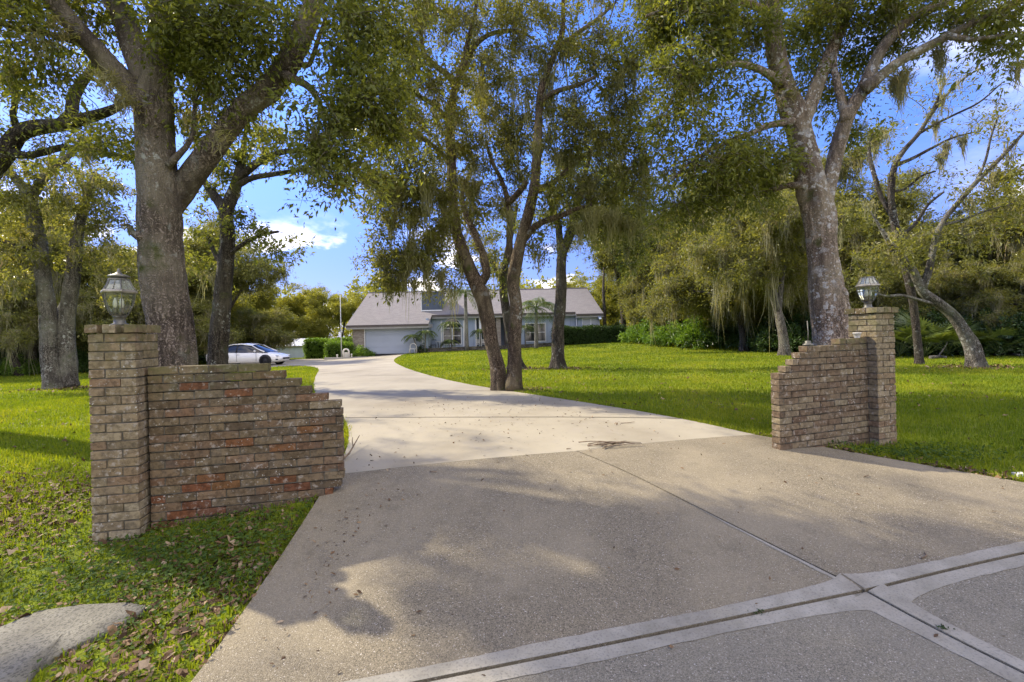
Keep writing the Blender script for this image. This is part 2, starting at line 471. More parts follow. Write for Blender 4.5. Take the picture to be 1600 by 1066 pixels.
def shrink(poly, d):
    P = [np.asarray(p, float) for p in poly]; n = len(P); out = []
    area = sum(P[i][0] * P[(i + 1) % n][1] - P[(i + 1) % n][0] * P[i][1] for i in range(n))
    sg = 1 if area > 0 else -1
    def off(a, b):
        t = (b - a) / np.linalg.norm(b - a); nrm = np.array([-t[1], t[0]]) * sg * d; return a + nrm, b + nrm
    for i in range(n):
        a, b = off(P[i - 1], P[i]); c, e = off(P[i], P[(i + 1) % n]); out.append(isect(a, b, c, e))
    return out
def drape(name, poly, h, off, depth, mat, parent=None, jit=0.0, kind=None):
    """A sheet cut to the outline poly that follows the ground, with sides going down by depth."""
    B = densify(poly, h); nb = len(B)
    if jit: B = [p + rng.normal(0, jit, 2) for p in B]
    Bn = np.array(B); lo, hi = Bn.min(0), Bn.max(0)
    gx, gy = np.meshgrid(np.arange(lo[0], hi[0], h), np.arange(lo[1], hi[1], h))
    gx = gx.ravel(); gy = gy.ravel(); m = inside(gx, gy, B)
    pts = [Vector(p) for p in B] + [Vector((a, b)) for a, b in zip(gx[m], gy[m])]
    vv, _, ff, *_ = delaunay_2d_cdt(pts, [], [list(range(nb))], 1, 1e-5)
    vx = np.array([p[:] for p in vv])
    z = terrain(vx[:, 0], vx[:, 1]) + off
    s = Soup(); s.add(np.column_stack([vx, z]), None, [f for f in ff if len(f) == 3])
    if depth:
        zb = terrain(Bn[:, 0], Bn[:, 1]) + off
        top = np.column_stack([Bn, zb - .0005]); bot = np.column_stack([Bn, zb - depth])
        i = np.arange(nb); j = (i + 1) % nb
        s.add(np.concatenate([top, bot]), np.stack([i, j, j + nb, i + nb], -1))
    return link(name, s.mesh(name), mat, parent, kind)

# ------------------------------------------------------------------ terrain sheet
def axis(parts):
    out = []
    for a, b, st in parts: out += list(np.arange(a, b, st))
    return np.array(out + [parts[-1][1]])
ax = axis([(-900, -120, 60), (-120, -34, 4), (-34, -9, .6), (-9, 9, .2), (9, 34, .6), (34, 120, 4), (120, 900, 60)])
ay = axis([(-60, -4, 4), (-4, 0, 1), (0, 14, .2), (14, 60, .6), (60, 140, 5), (140, 1400, 70)])
gx, gy = np.meshgrid(ax, ay)
tz = terrain(gx, gy)
tz = tz - .07 * on_drive(gx, gy)
s = Soup(); nx, ny = len(ax), len(ay)
i = np.arange(ny - 1)[:, None] * nx + np.arange(nx - 1)[None]
s.add(np.stack([gx, gy, tz], -1).reshape(-1, 3), np.stack([i, i + 1, i + nx + 1, i + nx], -1).reshape(-1, 4))
link('ground', s.mesh('ground', True), MATS['lawn_soil'], kind='structure')

drive = drape('driveway', MAIN, .45, .022, .14, MATS['light_concrete'], kind='structure')
drape('slab', shrink([jl, jm, X, SL], .010), .25, .024, .14, AGG1, drive)
drape('slab', shrink([jm, jr, SR, X], .010), .25, .024, .14, AGG1, drive)
drape('slab', shrink([SL, X, CE, LE], .007), .25, .024, .14, AGG2, drive)
drape('slab', shrink([X, SR, RE, CE], .007), .25, .024, .14, AGG2, drive)
# tooled joints across the long pale drive, as thin dark strips on top
for pa, pb in (((540, 655), (1068, 657)), ((492, 613), (795, 612.5)), ((494, 588), (672, 588.5))):
    a, b_ = V2(on(*pa)), V2(on(*pb)); m = 40; s = Soup(); t = (b_ - a) / np.linalg.norm(b_ - a); nr = np.array([-t[1], t[0]]) * .011
    v = []
    for q in range(m + 1):
        p = a + (b_ - a) * q / m + rng.normal(0, .002, 2)
        for sg in (-1, 1): v.append((p[0] + sg * nr[0], p[1] + sg * nr[1], gz(p[0], p[1]) + .0262))
    s.add(v, [(2 * q, 2 * q + 1, 2 * q + 3, 2 * q + 2) for q in range(m)]); link('joint', s.mesh('joint'), m_plain('joint_dark', (.11, .095, .07), .95, .1), drive)
def band(a, b, side, w0, w1, e0=0.0, e1=0.0):
    """Trowelled strip beside a joint from a to b, on its left (side 1) or right (-1)."""
    t = (b - a) / np.linalg.norm(b - a); nr = np.array([-t[1], t[0]]) * side
    L = np.linalg.norm(b - a); m = int(L / .06)
    inn, outr = [], []
    for q in range(m + 1):
        u = q / m; p = a + t * (e0 + u * (L - e0 - e1)); flare = .09 * (exp(-((1 - u) * L / .13) ** 1.0)) * (w0 > .06)
        w = w0 + (w1 - w0) * u + rng.normal(0, .002) + .004 * math.sin(q * .25)
        inn.append(p + nr * .0105); outr.append(p + nr * max(.012, w + flare * .6))
    drape('border_band', inn + outr[::-1], .12, .0275, .0, BAND, drive)
band(SL, X, 1, .09, .09, .02, .01); band(SL, X, -1, .085, .085, .02, .10)
band(SR, X, -1, .085, .09, .02, .012); band(SR, X, 1, .085, .095, .02, .12)
band(jm + (X - jm) * .55, X, -1, .013, .045, .0, .12)
band(CE, X, 1, .11, .12, .02, .01); band(CE, X, -1, .10, .10, .02, .01)
s = Soup()
for a, b in ((SL, X), (X, SR), (jm, X), (X, CE), (jl, jm), (jm, jr)):
    m = 24; t = (b - a) / np.linalg.norm(b - a); nr = np.array([-t[1], t[0]]) * .02
    pts = [a + (b - a) * q / m for q in range(m + 1)]
    v = [(p[0] + sg * nr[0], p[1] + sg * nr[1], gz(p[0], p[1]) + .006) for p in pts for sg in (-1, 1)]
    s.add(v, [(2 * q, 2 * q + 1, 2 * q + 3, 2 * q + 2) for q in range(m)])
link('joint_filler', s.mesh('joint_filler'), SOILGAP, drive)

SLABPX = ((-60, 1010), (8, 984), (60, 962), (130, 951), (200, 949), (232, 953), (216, 966), (185, 985), (120, 1015), (60, 1050), (40, 1075), (-60, 1110))
SLABP = [V2(on(*p)) for p in SLABPX]
# ------------------------------------------------------------------ grass
def in_view(x, y, pad=4.0):
    return (np.abs(x) < y * 1.25 + pad) & (y > 1.2)
def scatter(x0, x1, y0, y1, dens, fn=None):
    n = int((x1 - x0) * (y1 - y0) * dens)
    x = rng.uniform(x0, x1, n); y = rng.uniform(y0, y1, n)
    m = in_view(x, y) & ~on_drive(x, y) & ~inside(x, y, SLABP)
    if fn is not None: m &= fn(x, y)
    return x[m], y[m]
def blades(s, x, y, h, w, lean=.5):
    n = len(x)
    if not n: return
    z = terrain(x, y) - .005
    a = rng.uniform(0, 6.283, n); hh = h * rng.uniform(.55, 1.25, n); ww = w * rng.uniform(.7, 1.3, n)
    l = lean * rng.uniform(.1, 1, n); b = rng.uniform(0, 6.283, n)
    sx, sy = np.cos(a) * ww / 2, np.sin(a) * ww / 2
    dx, dy = np.cos(b) * hh * l, np.sin(b) * hh * l
    v = np.stack([np.stack([x - sx, y - sy, z], -1), np.stack([x + sx, y + sy, z], -1),
                  np.stack([x + sx * .8 + dx * .35, y + sy * .8 + dy * .35, z + hh * .6], -1),
                  np.stack([x + dx, y + dy, z + hh * (1 - .35 * l)], -1),
                  np.stack([x - sx * .8 + dx * .35, y - sy * .8 + dy * .35, z + hh * .6], -1)], 1)
    base = np.arange(n)[:, None] * 5
    s.add(v.reshape(-1, 3), base + np.array([[0, 1, 2, 4]]), base + np.array([[4, 2, 3]]))
s = Soup()
bedmask = lambda x, y: ~((x < -1.2) & (x > -4.0) & (y < 4.4) & (rng.random(len(x)) < .45))
for (x0, x1, y0, y1, d, h, w) in ((-11, 0, 1.2, 6.5, 2600, .055, .008), (1.5, 12.5, 1.2, 7, 2000, .060, .008), (-18.5, 0, 6.5, 12, 650, .065, .013), (0, 18.5, 7, 12, 750, .065, .013),
                                  (-28, 28, 12, 20, 260, .07, .022), (-37, 30, 20, 32, 110, .08, .035), (-44, 24, 32, 44, 60, .08, .05)):
    blades(s, *scatter(x0, x1, y0, y1, d, bedmask), h, w)
# tufts left longer along slab edges and round the foot of the walls
for poly, d in ((FRONT, 0), (MAIN, 0)):
    B = np.array(densify(list(poly), .02)); B = B[(B[:, 1] > 1.4) & (B[:, 1] < 14)]
    x = B[:, 0] + rng.normal(0, .07, len(B)); y = B[:, 1] + rng.normal(0, .07, len(B)); m = ~on_drive(x, y)
    for _ in range(4):
        x2 = x[m] + rng.normal(0, .02, m.sum()); y2 = y[m] + rng.normal(0, .02, m.sum())
        blades(s, x2, y2, .085, .009, .9)
link('grass', s.mesh('grass'), MATS['grass_blade'], kind='stuff')

# ------------------------------------------------------------------ leaf shapes used for litter, weeds, crowns
def leaves(s, p, d, nrm, L, W, fold=.18):
    """n kite-shaped leaves: base p, direction d, face normal nrm, length L, width W."""
    n = len(p)
    if not n: return
    d = d / (np.linalg.norm(d, axis=1)[:, None] + 1e-9)
    side = np.cross(d, nrm); side /= np.linalg.norm(side, axis=1)[:, None] + 1e-9
    nn = np.cross(side, d)
    L = np.broadcast_to(L, n)[:, None]; W = np.broadcast_to(W, n)[:, None]
    mid = p + d * L * .45
    v = np.stack([p, mid + side * W * .5 + nn * W * fold, p + d * L - nn * L * .06, mid - side * W * .5 + nn * W * fold], 1)
    i = np.arange(n)[:, None] * 4
    s.add(v.reshape(-1, 3), i + np.array([[0, 1, 2, 3]]))
def unit(n):
    v = rng.normal(0, 1, (n, 3)); return v / np.linalg.norm(v, axis=1)[:, None]

k = NT('dry_leaf'); g = k.node('NewGeometry')
k.base(k.ramp(g.outputs['Random Per Island'], [(0, (.05, .03, .016)), (.45, (.13, .075, .036)), (.8, (.21, .135, .068)), (1, (.34, .26, .16))]), .75, .2)
def oval_leaves(s, p, d, nrm, L, W, curl):
    n = len(p)
    if not n: return
    d = d / (np.linalg.norm(d, axis=1)[:, None] + 1e-9); side = np.cross(d, nrm); side /= np.linalg.norm(side, axis=1)[:, None] + 1e-9
    nn = np.cross(side, d); L = L[:, None]; W = W[:, None]; c_ = (curl * rng.uniform(-.4, 1.2, n))[:, None]; tw = rng.normal(0, .3, n)[:, None]
    A = p + d * L * .32; B = p + d * L * .68; up = nn * W
    v = np.stack([p, A + side * W * .48 + up * c_, B + side * W * .36 + up * (c_ + tw), p + d * L + up * c_ * 1.3, B - side * W * .36 + up * c_, A - side * W * .48 + up * (c_ - tw)], 1)
    i = np.arange(n)[:, None] * 6
    s.add(v.reshape(-1, 3), i + np.array([[1, 2, 4, 5]]), np.concatenate([i + np.array([[0, 1, 5]]), i + np.array([[2, 3, 4]])]))
def litter(s, x, y, L=.050, lift=.012, up=1.6):
    n = len(x); z = terrain(x, y) + lift * rng.uniform(.3, 2.2, n)
    nr = unit(n) * .6; nr[:, 2] += up
    d = unit(n); d[:, 2] *= .25
    k_ = np.clip(rng.lognormal(-.12, .38, n), .4, 1.5)
    oval_leaves(s, np.column_stack([x, y, z]), d, nr, L * k_, L * k_ * rng.uniform(.3, .6, n), .45)
s = Soup()
def gauss(cx, cy, sx, sy, n):
    return cx + rng.normal(0, sx, n), cy + rng.normal(0, sy, n)
def clip_drive(x, y, keep=False):
    m = on_drive(x, y); m = m if keep else ~(m | inside(x, y, SLABP))
    return x[m], y[m]
litter(s, *clip_drive(*gauss(-4.0, 3.9, .6, .4, 1700)))
litter(s, *clip_drive(*gauss(-1.9, 3.0, .45, .55, 1300)))
litter(s, *clip_drive(*gauss(-1.75, 2.35, .35, .4, 800)))
litter(s, *clip_drive(*gauss(-3.0, 2.7, 1.1, .6, 900)))
litter(s, *clip_drive(*gauss(-1.3, 4.9, .16, .5, 700)), .06)
for cx, cy, r_, n_ in ((-.1, 10.05, .42, 900), (1.8, 16.5, .55, 900), (-15, 15.4, .8, 1100), (13.4, 13.1, .6, 900), (.1, 16.8, .5, 600)):
    litter(s, *clip_drive(*gauss(cx, cy, r_, r_ * .7, n_)), .085 if cy > 12 else .065)
x = rng.uniform(0, 16, 1500); y = rng.uniform(6, 22, 1500); litter(s, *clip_drive(x, y), .06)
x = rng.uniform(-9, 9, 2200); y = rng.uniform(2, 13, 2200); litter(s, *clip_drive(x, y), .06)
# right edge of the driveway and along the wing wall
t = rng.random(800); e = jr + (re_ - jr) * t[:, None] + rng.normal(0, .10, (800, 2)); litter(s, *clip_drive(e[:, 0], e[:, 1]), .055)
link('fallen_leaves', s.mesh('fallen_leaves'), MATS['dry_leaf'], kind='stuff')
s = Soup()
x = np.concatenate([rng.uniform(-2, 5, 420), rng.normal(.2, 1.2, 500), rng.normal(-1.2, .15, 120)]); y = np.concatenate([rng.uniform(2, 9, 420), rng.normal(6.6, 1.3, 500), rng.normal(3.4, .6, 120)])
x, y = clip_drive(x, y, True); litter(s, x, y, .026, .003, 3.5); 
for q in s.v: q[:, 2] += .026
link('driveway_leaf_litter', s.mesh('driveway_leaf_litter'), MATS['dry_leaf'], kind='stuff')
# low broad-leaved weeds in the bed before the left wall
s = Soup()
n = 5200; x, y = clip_drive(*gauss(-2.2, 3.15, .75, .45, n)); m = y < 3.62 + .14 * (x + 2.9); x, y = x[m], y[m]; n = len(x)
nr = unit(n) * .7; nr[:, 2] += 1.2; d = unit(n); d[:, 2] = np.abs(d[:, 2]) * .3
leaves(s, np.column_stack([x, y, terrain(x, y) + rng.uniform(.01, .06, n)]), d, nr, rng.uniform(.02, .045, n), rng.uniform(.012, .028, n))
n = 900; x, y = clip_drive(*gauss(4.0, 4.72, .55, .14, n)); n = len(x)
nr = unit(n) * .7; nr[:, 2] += 1.2; d = unit(n); d[:, 2] = np.abs(d[:, 2]) * .6
leaves(s, np.column_stack([x, y, terrain(x, y) + rng.uniform(.01, .08, n)]), d, nr, rng.uniform(.03, .06, n), rng.uniform(.012, .028, n))
link('weeds', s.mesh('weeds'), m_leaf('weed_leaf', (.03, .065, .01), (.10, .16, .02), .35, .8), kind='stuff')
# sprigs rooted in the joints
s = Soup()
for cx, cy, n, r in ((*V2(on(1187, 966)), 26, .018), (*V2(on(1474, 990)), 30, .013)):
    p = np.column_stack([cx + rng.normal(0, r, n), cy + rng.normal(0, r * .6, n), np.full(n, gz(cx, cy) + .03)])
    d = unit(n); d[:, 2] = np.abs(d[:, 2]); leaves(s, p, d, unit(n) + (0, 0, 1), .016, .007)
link('joint_sprigs', s.mesh('joint_sprigs'), LEAF_H, kind='stuff')
# ------------------------------------------------------------------ brick work
def m_brick(name, stops, grime, lich):
    k = NT(name); oi = k.node('ObjectInfo'); v = k.pos(); vo = k.coord()
    c = k.mix(1.0, k.ramp(oi.outputs['Random'], stops), (.71, .685, .575), 'MULTIPLY')
    n = k.noise(v, 26, 6, .7); n2 = k.noise(v, 7, 5, .6); n3 = k.noise(v, 110, 3)
    c = k.mix(k.math('MULTIPLY', k.rng(n, .42, .62), .7), c, k.mix(1.0, c, (.38, .37, .36), 'MULTIPLY'))
    c = k.mix(k.math('MULTIPLY', k.rng(n2, .45, .72), grime), c, (.095, .085, .070))
    c = k.mix(k.math('MULTIPLY', k.rng(k.noise(v, 19, 7, .7), .54, .66), .55), c, (.38, .345, .29))
    sp = k.node('SeparateXYZ'); g = k.node('NewGeometry'); k.l.new(g.outputs['Position'], sp.inputs[0])
    topz = k.rng(sp.outputs[2], lich[0], lich[1])
    c = k.mix(k.math('MULTIPLY', k.math('MULTIPLY', topz, k.rng(k.noise(v, 9, 6, .65), .35, .62)), .7), c, (.105, .105, .040))
    spt = k.rng(k.voro(k.mix(.05, v, k.noise(v, 20, 3, col=True), 'ADD'), 38), .22, .15)
    c = k.mix(k.math('MULTIPLY', k.math('MULTIPLY', spt, k.rng(k.noise(v, 4.2, 4), .50, .62)), .8), c, (.50, .49, .44))
    k.base(c, .92, .15)
    b = k.bump(n, .55, .006); k.bump(n3, .35, .003, b); return k.m
BR_WALL = m_brick('red_brown_brick', [(0, (.135, .10, .068)), (.18, (.185, .14, .094)), (.36, (.225, .175, .118)), (.52, (.19, .115, .078)), (.64, (.265, .21, .145)), (.78, (.18, .135, .098)), (.9, (.31, .255, .18)), (1, (.22, .115, .075))], .42, (1.10, 1.46))
BR_RED = m_brick('bright_red_brick', [(0, (.215, .085, .048)), (.5, (.235, .125, .06)), (1, (.18, .08, .05))], .2, (5, 6))
BR_PIL = m_brick('tan_grey_brick', [(0, (.25, .20, .14)), (.25, (.33, .27, .185)), (.45, (.26, .18, .125)), (.6, (.38, .32, .23)), (.75, (.32, .24, .165)), (.9, (.40, .345, .26)), (1, (.28, .18, .12))], .35, (1.35, 1.75))
BR_WALL2 = m_brick('purple_brown_brick', [(0, (.16, .115, .088)), (.2, (.22, .165, .12)), (.4, (.18, .125, .096)), (.6, (.29, .235, .17)), (.8, (.205, .15, .115)), (1, (.33, .28, .205))], .35, (1.25, 1.5))
k = NT('old_mortar'); v = k.pos(); k.base(k.ramp(k.noise(v, 18, 6), [(.3, (.075, .068, .052)), (.7, (.15, .135, .105))]), .95, .1); k.bump(k.noise(v, 90, 4), .6, .006); MORTAR = k.m

def brick_mesh(lx, ly, lz, seed):
    """A worn brick lx long along x from 0, ly deep along y from 0, lz high: chipped, uneven edges (26 points, 24 quads)."""
    r = np.random.default_rng(seed)
    me = bpy.data.meshes.new('brick'); bm = bmesh.new()
    bmesh.ops.create_cube(bm, size=1)
    bmesh.ops.bevel(bm, geom=bm.edges[:], offset=.055, offset_type='OFFSET', segments=1, affect='EDGES')
    for v in bm.verts:
        e = [abs(v.co[a]) for a in range(3)]
        p = Vector(v.co)
        d = (lx, ly, lz)
        q = [0, 0, 0]
        for a in range(3):
            sg = 1 if p[a] > 0 else -1
            inset = (.5 - abs(p[a])) > .01
            q[a] = sg * (d[a] / 2 - (.0032 if inset else 0) + r.normal(0, .0015))
        v.co = (q[0] + lx / 2, q[1] + ly / 2, q[2] + lz / 2)
    bm.to_mesh(me); bm.free()
    return me
_bm_cache = {}
def brick_of(lx, ly, lz):
    key = (round(lx / .008), round(ly, 3), round(lz, 3), random.randrange(4))
    if key not in _bm_cache: _bm_cache[key] = brick_mesh(lx, ly, lz, len(_bm_cache))
    return _bm_cache[key]
CO, BH, JO = .0677, .0590, .0087

def put_brick(parent, lx, ly, x, y, z, mat, rz=0.0, lz=BH, wob=1.0):
    me = brick_of(lx, ly, lz)
    o = bpy.data.objects.new('brick', me); col.objects.link(o); o.parent = parent
    if not me.materials: me.materials.append(mat)
    o.material_slots[0].link = 'OBJECT'; o.material_slots[0].material = mat
    o.location = (x + random.gauss(0, .0012), y + random.gauss(0, .0022 * wob), z + random.gauss(0, .0012))
    o.rotation_euler = (random.gauss(0, .006), random.gauss(0, .006), rz + random.gauss(0, .008))
    return o

def wing_wall(loc, rz, z_top, ends, far_end, rows, label, mat, reds, low_end, mirror=False):
    """A one-brick-thick garden wall. Local x runs along it from 0 to far_end; ends[i] = (x_start, x_stop) of course i from the top."""
    root = empty('brick_wall', loc, rz, label, 'wall', 'brick wing walls of the gateway')
    m = Soup(); T = .100
    for i, (xa, xb) in enumerate(ends):
        zt = z_top - i * CO - loc[2]; zb = zt - CO
        m.box((xa + .007, .007, zb), (xb - .007, T - .007, zt - .009))
        off = 0.1065 if i % 2 else 0.0
        x = -off if not mirror else -off - .03
        k_ = 0
        while x < xb - .02:
            a, b = max(x, xa), min(x + .2045, xb)
            if xb - b < .05: b = xb
            if a < b - .03:
                use = BR_RED if (i, k_) in reds or (reds and random.random() < .045) else mat
                put_brick(root, b - a, T, a, 0, zb + JO / 2, use)
            x += .213; k_ += 1
            if b == xb: break
    link('mortar', m.mesh('mortar'), MORTAR, root)
    return root

# left wing wall: stepped down towards the driveway, its lower right corner undercut
LW = R(14)
lw_loc = Vector((-2.862, 3.568, 0))
stp = [.57, .45, .33, .245, .115, .01] + [0] * 9 + [.02, .09, .19, .19, .19, .19]
rows = len(stp)
wing_wall((lw_loc.x, lw_loc.y, gz(-2.1, 3.7) - .1), LW, 1.42, [(0.0, 1.43 - e) for e in stp], 1.43, rows, 'stepped red-brown brick wing wall beside the left gate pillar', BR_WALL,
          {(10, 4), (14, 1), (14, 2), (14, 4), (15, 0), (16, 1), (15, 5), (17, 1), (17, 2), (18, 0)}, None)
# right wing wall: rises in steps from the driveway to the right pillar
RA = R(20)
rst = [.93, .42, .31, .21, .105, 0.0] + [0] * 14
wing_wall((2.77, 4.74, gz(3.4, 5) - .15), RA, 1.49, [(e, 1.40) for e in rst], 1.40, len(rst), 'weathered purple-brown brick wing wall rising in steps to the right gate pillar', BR_WALL2, set(), None, True)

def pillar(loc, rz, W, z_top, label, mat, notch, cap_over):
    """A square brick pillar of running courses round a mortar core; loc is its front left corner, local x along the street face."""
    root = empty('brick_pillar', loc, rz, label, 'gate pillar', 'brick pillars of the gateway')
    zt = z_top - loc[2]; n = 23
    D = .098
    m = Soup(); m.box((.010, .010, zt - (n + 1) * CO), (W - .010, W - .010, zt - .008)); link('mortar', m.mesh('mortar'), MORTAR, root)
    for i in range(n + 1):
        z = zt - (i + 1) * CO + JO / 2
        # pinwheel of four sides: each side a stretcher and a header, swapped every course
        for sd in range(4):
            c, s_ = math.cos(sd * math.pi / 2), math.sin(sd * math.pi / 2)
            def place(u0, u1):
                x, y = u0, 0.0
                cx, cy = x - W / 2, y - W / 2
                gx_, gy_ = cx * c - cy * s_ + W / 2, cx * s_ + cy * c + W / 2
                put_brick(root, u1 - u0, D, gx_, gy_, z, mat, sd * math.pi / 2, wob=.8)
            if i % 2: place(0, W - D - JO)
            else: place(D + JO, W)
            # (the neighbouring side's brick closes the corner)
    # dog-tooth cap course: short bricks standing proud with gaps between them
    zc = zt + .004
    o_ = cap_over; side = W + 2 * o_
    cnt = 3
    for sd in range(4):
        c, s_ = math.cos(sd * math.pi / 2), math.sin(sd * math.pi / 2)
        bw = side / cnt - notch
        for q in range(cnt):
            x0 = -o_ + q * side / cnt; y0 = -o_
            if q == cnt - 1: continue
            cx, cy = x0 - W / 2, y0 - W / 2
            put_brick(root, bw, bw, cx * c - cy * s_ + W / 2, cx * s_ + cy * c + W / 2, zc, mat, sd * math.pi / 2, BH + .003, .6)
    put_brick(root, side * .36, side * .36, W / 2 - side * .18, W / 2 - side * .18, zc, mat, 0, BH - .002, .3)
    return root
PL = Vector(at(144, 848, 3.40)); PL.z = 0
pl_rz = R(12)
pillar((PL.x, PL.y, gz(PL.x, PL.y) - .05), pl_rz, .31, 1.685, 'tan and grey brick gate pillar on the driveway\'s left, under the complete lantern', BR_PIL, .030, .014)
pr = (4.096, 5.11)
pillar((pr[0], pr[1], gz(*pr) - .05), RA, .31, 1.765, 'yellowish tan brick gate pillar at the end of the right wing wall', BR_PIL, .006, .026)

# ------------------------------------------------------------------ lanterns
METAL = m_plain('weathered_lamp_metal', (.15, .145, .12), .5, .4, .55, .35, 18)
METAL2 = m_plain('pale_lamp_metal', (.30, .275, .225), .45, .45, .5, .3, 14)
def m_glass(name, tint, gl=.16, op=0.0):
    k = NT(name); t = k.node('BsdfTransparent'); t.inputs[0].default_value = tint + (1,)
    gls = k.node('BsdfGlossy'); gls.inputs['Roughness'].default_value = .06
    fr = k.node('Fresnel'); fr.inputs[0].default_value = 1.5
    f = k.math('ADD', fr.outputs[0], gl)
    mx = k.node('MixShader'); k.l.new(f, mx.inputs[0]); k.l.new(t.outputs[0], mx.inputs[1]); k.l.new(gls.outputs[0], mx.inputs[2])
    if op:
        df = k.node('BsdfDiffuse'); df.inputs[0].default_value = (.40, .42, .36, 1)
        m2 = k.node('MixShader'); k.l.new(k.rng(k.noise(k.coord(), 30, 5), .3, .8, op * .4, op * 1.3), m2.inputs[0]); k.l.new(mx.outputs[0], m2.inputs[1]); k.l.new(df.outputs[0], m2.inputs[2]); mx = m2
    k.l.new(mx.outputs[0], k.out.inputs['Surface']); return k.m
GLASS = m_glass('dusty_lamp_glass', (.93, .95, .86), .03, .09)
ROOFGLASS = m_glass('cloudy_roof_glass', (.7, .75, .72), .10, .55)
BULB = m_plain('frosted_bulb', (.78, .78, .72), .3, .5, 0, .03)
def lantern(loc, rz, h, label, finial):
    r0 = empty('gate_lantern', loc, rz, label, 'lantern', 'lanterns on the gate pillars')
    k6 = [(math.cos(a), math.sin(a)) for a in np.arange(6) * math.pi / 3]
    S = h / .42
    base = Soup(); base.lathe([(0, 0), (.062 * S, 0), (.062 * S, .008 * S), (.044 * S, .014 * S), (.042 * S, .055 * S), (.048 * S, .058 * S), (.048 * S, .066 * S), (0, .066 * S)], 18)
    link('base', base.mesh('base', True), METAL, r0)
    prof = [(.058, .070), (.080, .098), (.104, .145), (.118, .195), (.122, .235)]
    fr = Soup()
    for q in range(6):
        c, s_ = k6[q]
        fr.tube([(r * S * c, r * S * s_, z * S) for r, z in prof], [.0045 * S] * len(prof), 5)
    fr.lathe([(0, .066 * S), (.056 * S, .066 * S), (.062 * S, .074 * S), (.05 * S, .078 * S), (0, .078 * S)], 6)
    link('frame', fr.mesh('frame'), METAL, r0)
    for q in range(6):
        g = Soup(); a, b = k6[q], k6[(q + 1) % 6]
        rr = .975
        v = []
        for r, z in prof: v += [(a[0] * r * rr * S, a[1] * r * rr * S, z * S), (b[0] * r * rr * S, b[1] * r * rr * S, z * S)]
        g.add(v, [(2 * i, 2 * i + 1, 2 * i + 3, 2 * i + 2) for i in range(len(prof) - 1)])
        link('glass_pane', g.mesh('glass_pane'), GLASS, r0)
    rim = Soup(); rim.lathe([(.118 * S, .232 * S), (.138 * S, .236 * S), (.143 * S, .246 * S), (.138 * S, .256 * S), (.118 * S, .262 * S), (.112 * S, .25 * S), (.118 * S, .232 * S)], 6)
    link('rim', rim.mesh('rim'), METAL2, r0)
    rb = Soup()
    for q in range(6):
        c, s_ = k6[q]
        rb.tube([(.124 * S * c, .124 * S * s_, .258 * S), (.096 * S * c, .096 * S * s_, .30 * S), (.078 * S * c, .078 * S * s_, .338 * S)], [.006 * S] * 3, 5)
        a = (q + .5) * math.pi / 3; c, s_ = math.cos(a) * .87, math.sin(a) * .87
        rb.tube([(.126 * S * c, .126 * S * s_, .258 * S), (.080 * S * c, .080 * S * s_, .336 * S)], [.003 * S] * 2, 4)
    rb.lathe([(.06 * S, .334 * S), (.086 * S, .334 * S), (.086 * S, .344 * S), (.06 * S, .346 * S), (0, .346 * S)], 6)
    link('roof_frame', rb.mesh('roof_frame'), METAL, r0)
    for q in range(6):
        g = Soup(); a, b = k6[q], k6[(q + 1) % 6]
        v = []
        for r, z in ((.121, .258), (.094, .30), (.077, .337)): v += [(a[0] * r * S, a[1] * r * S, z * S), (b[0] * r * S, b[1] * r * S, z * S)]
        g.add(v, [(0, 1, 3, 2), (2, 3, 5, 4)]); link('roof_pane', g.mesh('roof_pane'), ROOFGLASS, r0)
    if finial:
        f = Soup(); f.lathe([(0, .346 * S), (.056 * S, .346 * S), (.058 * S, .354 * S), (.084 * S, .360 * S), (.080 * S, .366 * S), (.05 * S, .376 * S), (.026 * S, .384 * S), (.020 * S, .392 * S), (.012 * S, .396 * S), (.011 * S, .410 * S), (.005 * S, .420 * S), (0, .421 * S)], 16)
        link('finial', f.mesh('finial', True), METAL, r0)
    for q in range(3):
        a = q * 2.094 + .5; x, y = .03 * S * math.cos(a), .03 * S * math.sin(a)
        M = Matrix.Translation((x, y, 0))
        b = Soup(); b.lathe([(0, .076 * S), (.012 * S, .076 * S), (.012 * S, .128 * S), (.0, .128 * S)], 8, M)
        cs = link('candle_socket', b.mesh('candle_socket', True), METAL2, r0)
        b = Soup(); b.lathe([(0, .128 * S), (.010 * S, .13 * S), (.017 * S, .150 * S), (.014 * S, .175 * S), (.005 * S, .20 * S), (0, .205 * S)], 10, M)
        link('bulb', b.mesh('bulb', True), BULB, cs)
    r0.scale = (.87, .87, 1.07)
    return r0
lc = PL + Vector((.155 * math.cos(pl_rz) - .155 * math.sin(pl_rz), .155 * math.sin(pl_rz) + .155 * math.cos(pl_rz), 0))
lantern((lc.x - .035, lc.y, 1.753), R(78), .415, 'grey metal lantern with pointed finial on the left gate pillar', True)
rc = (pr[0] + .155 * math.cos(RA) - .155 * math.sin(RA), pr[1] + .155 * math.sin(RA) + .155 * math.cos(RA))
lantern((rc[0] - .03, rc[1], 1.833), R(60 + 6), .415, 'lantern that has lost its finial, on the right gate pillar', False)

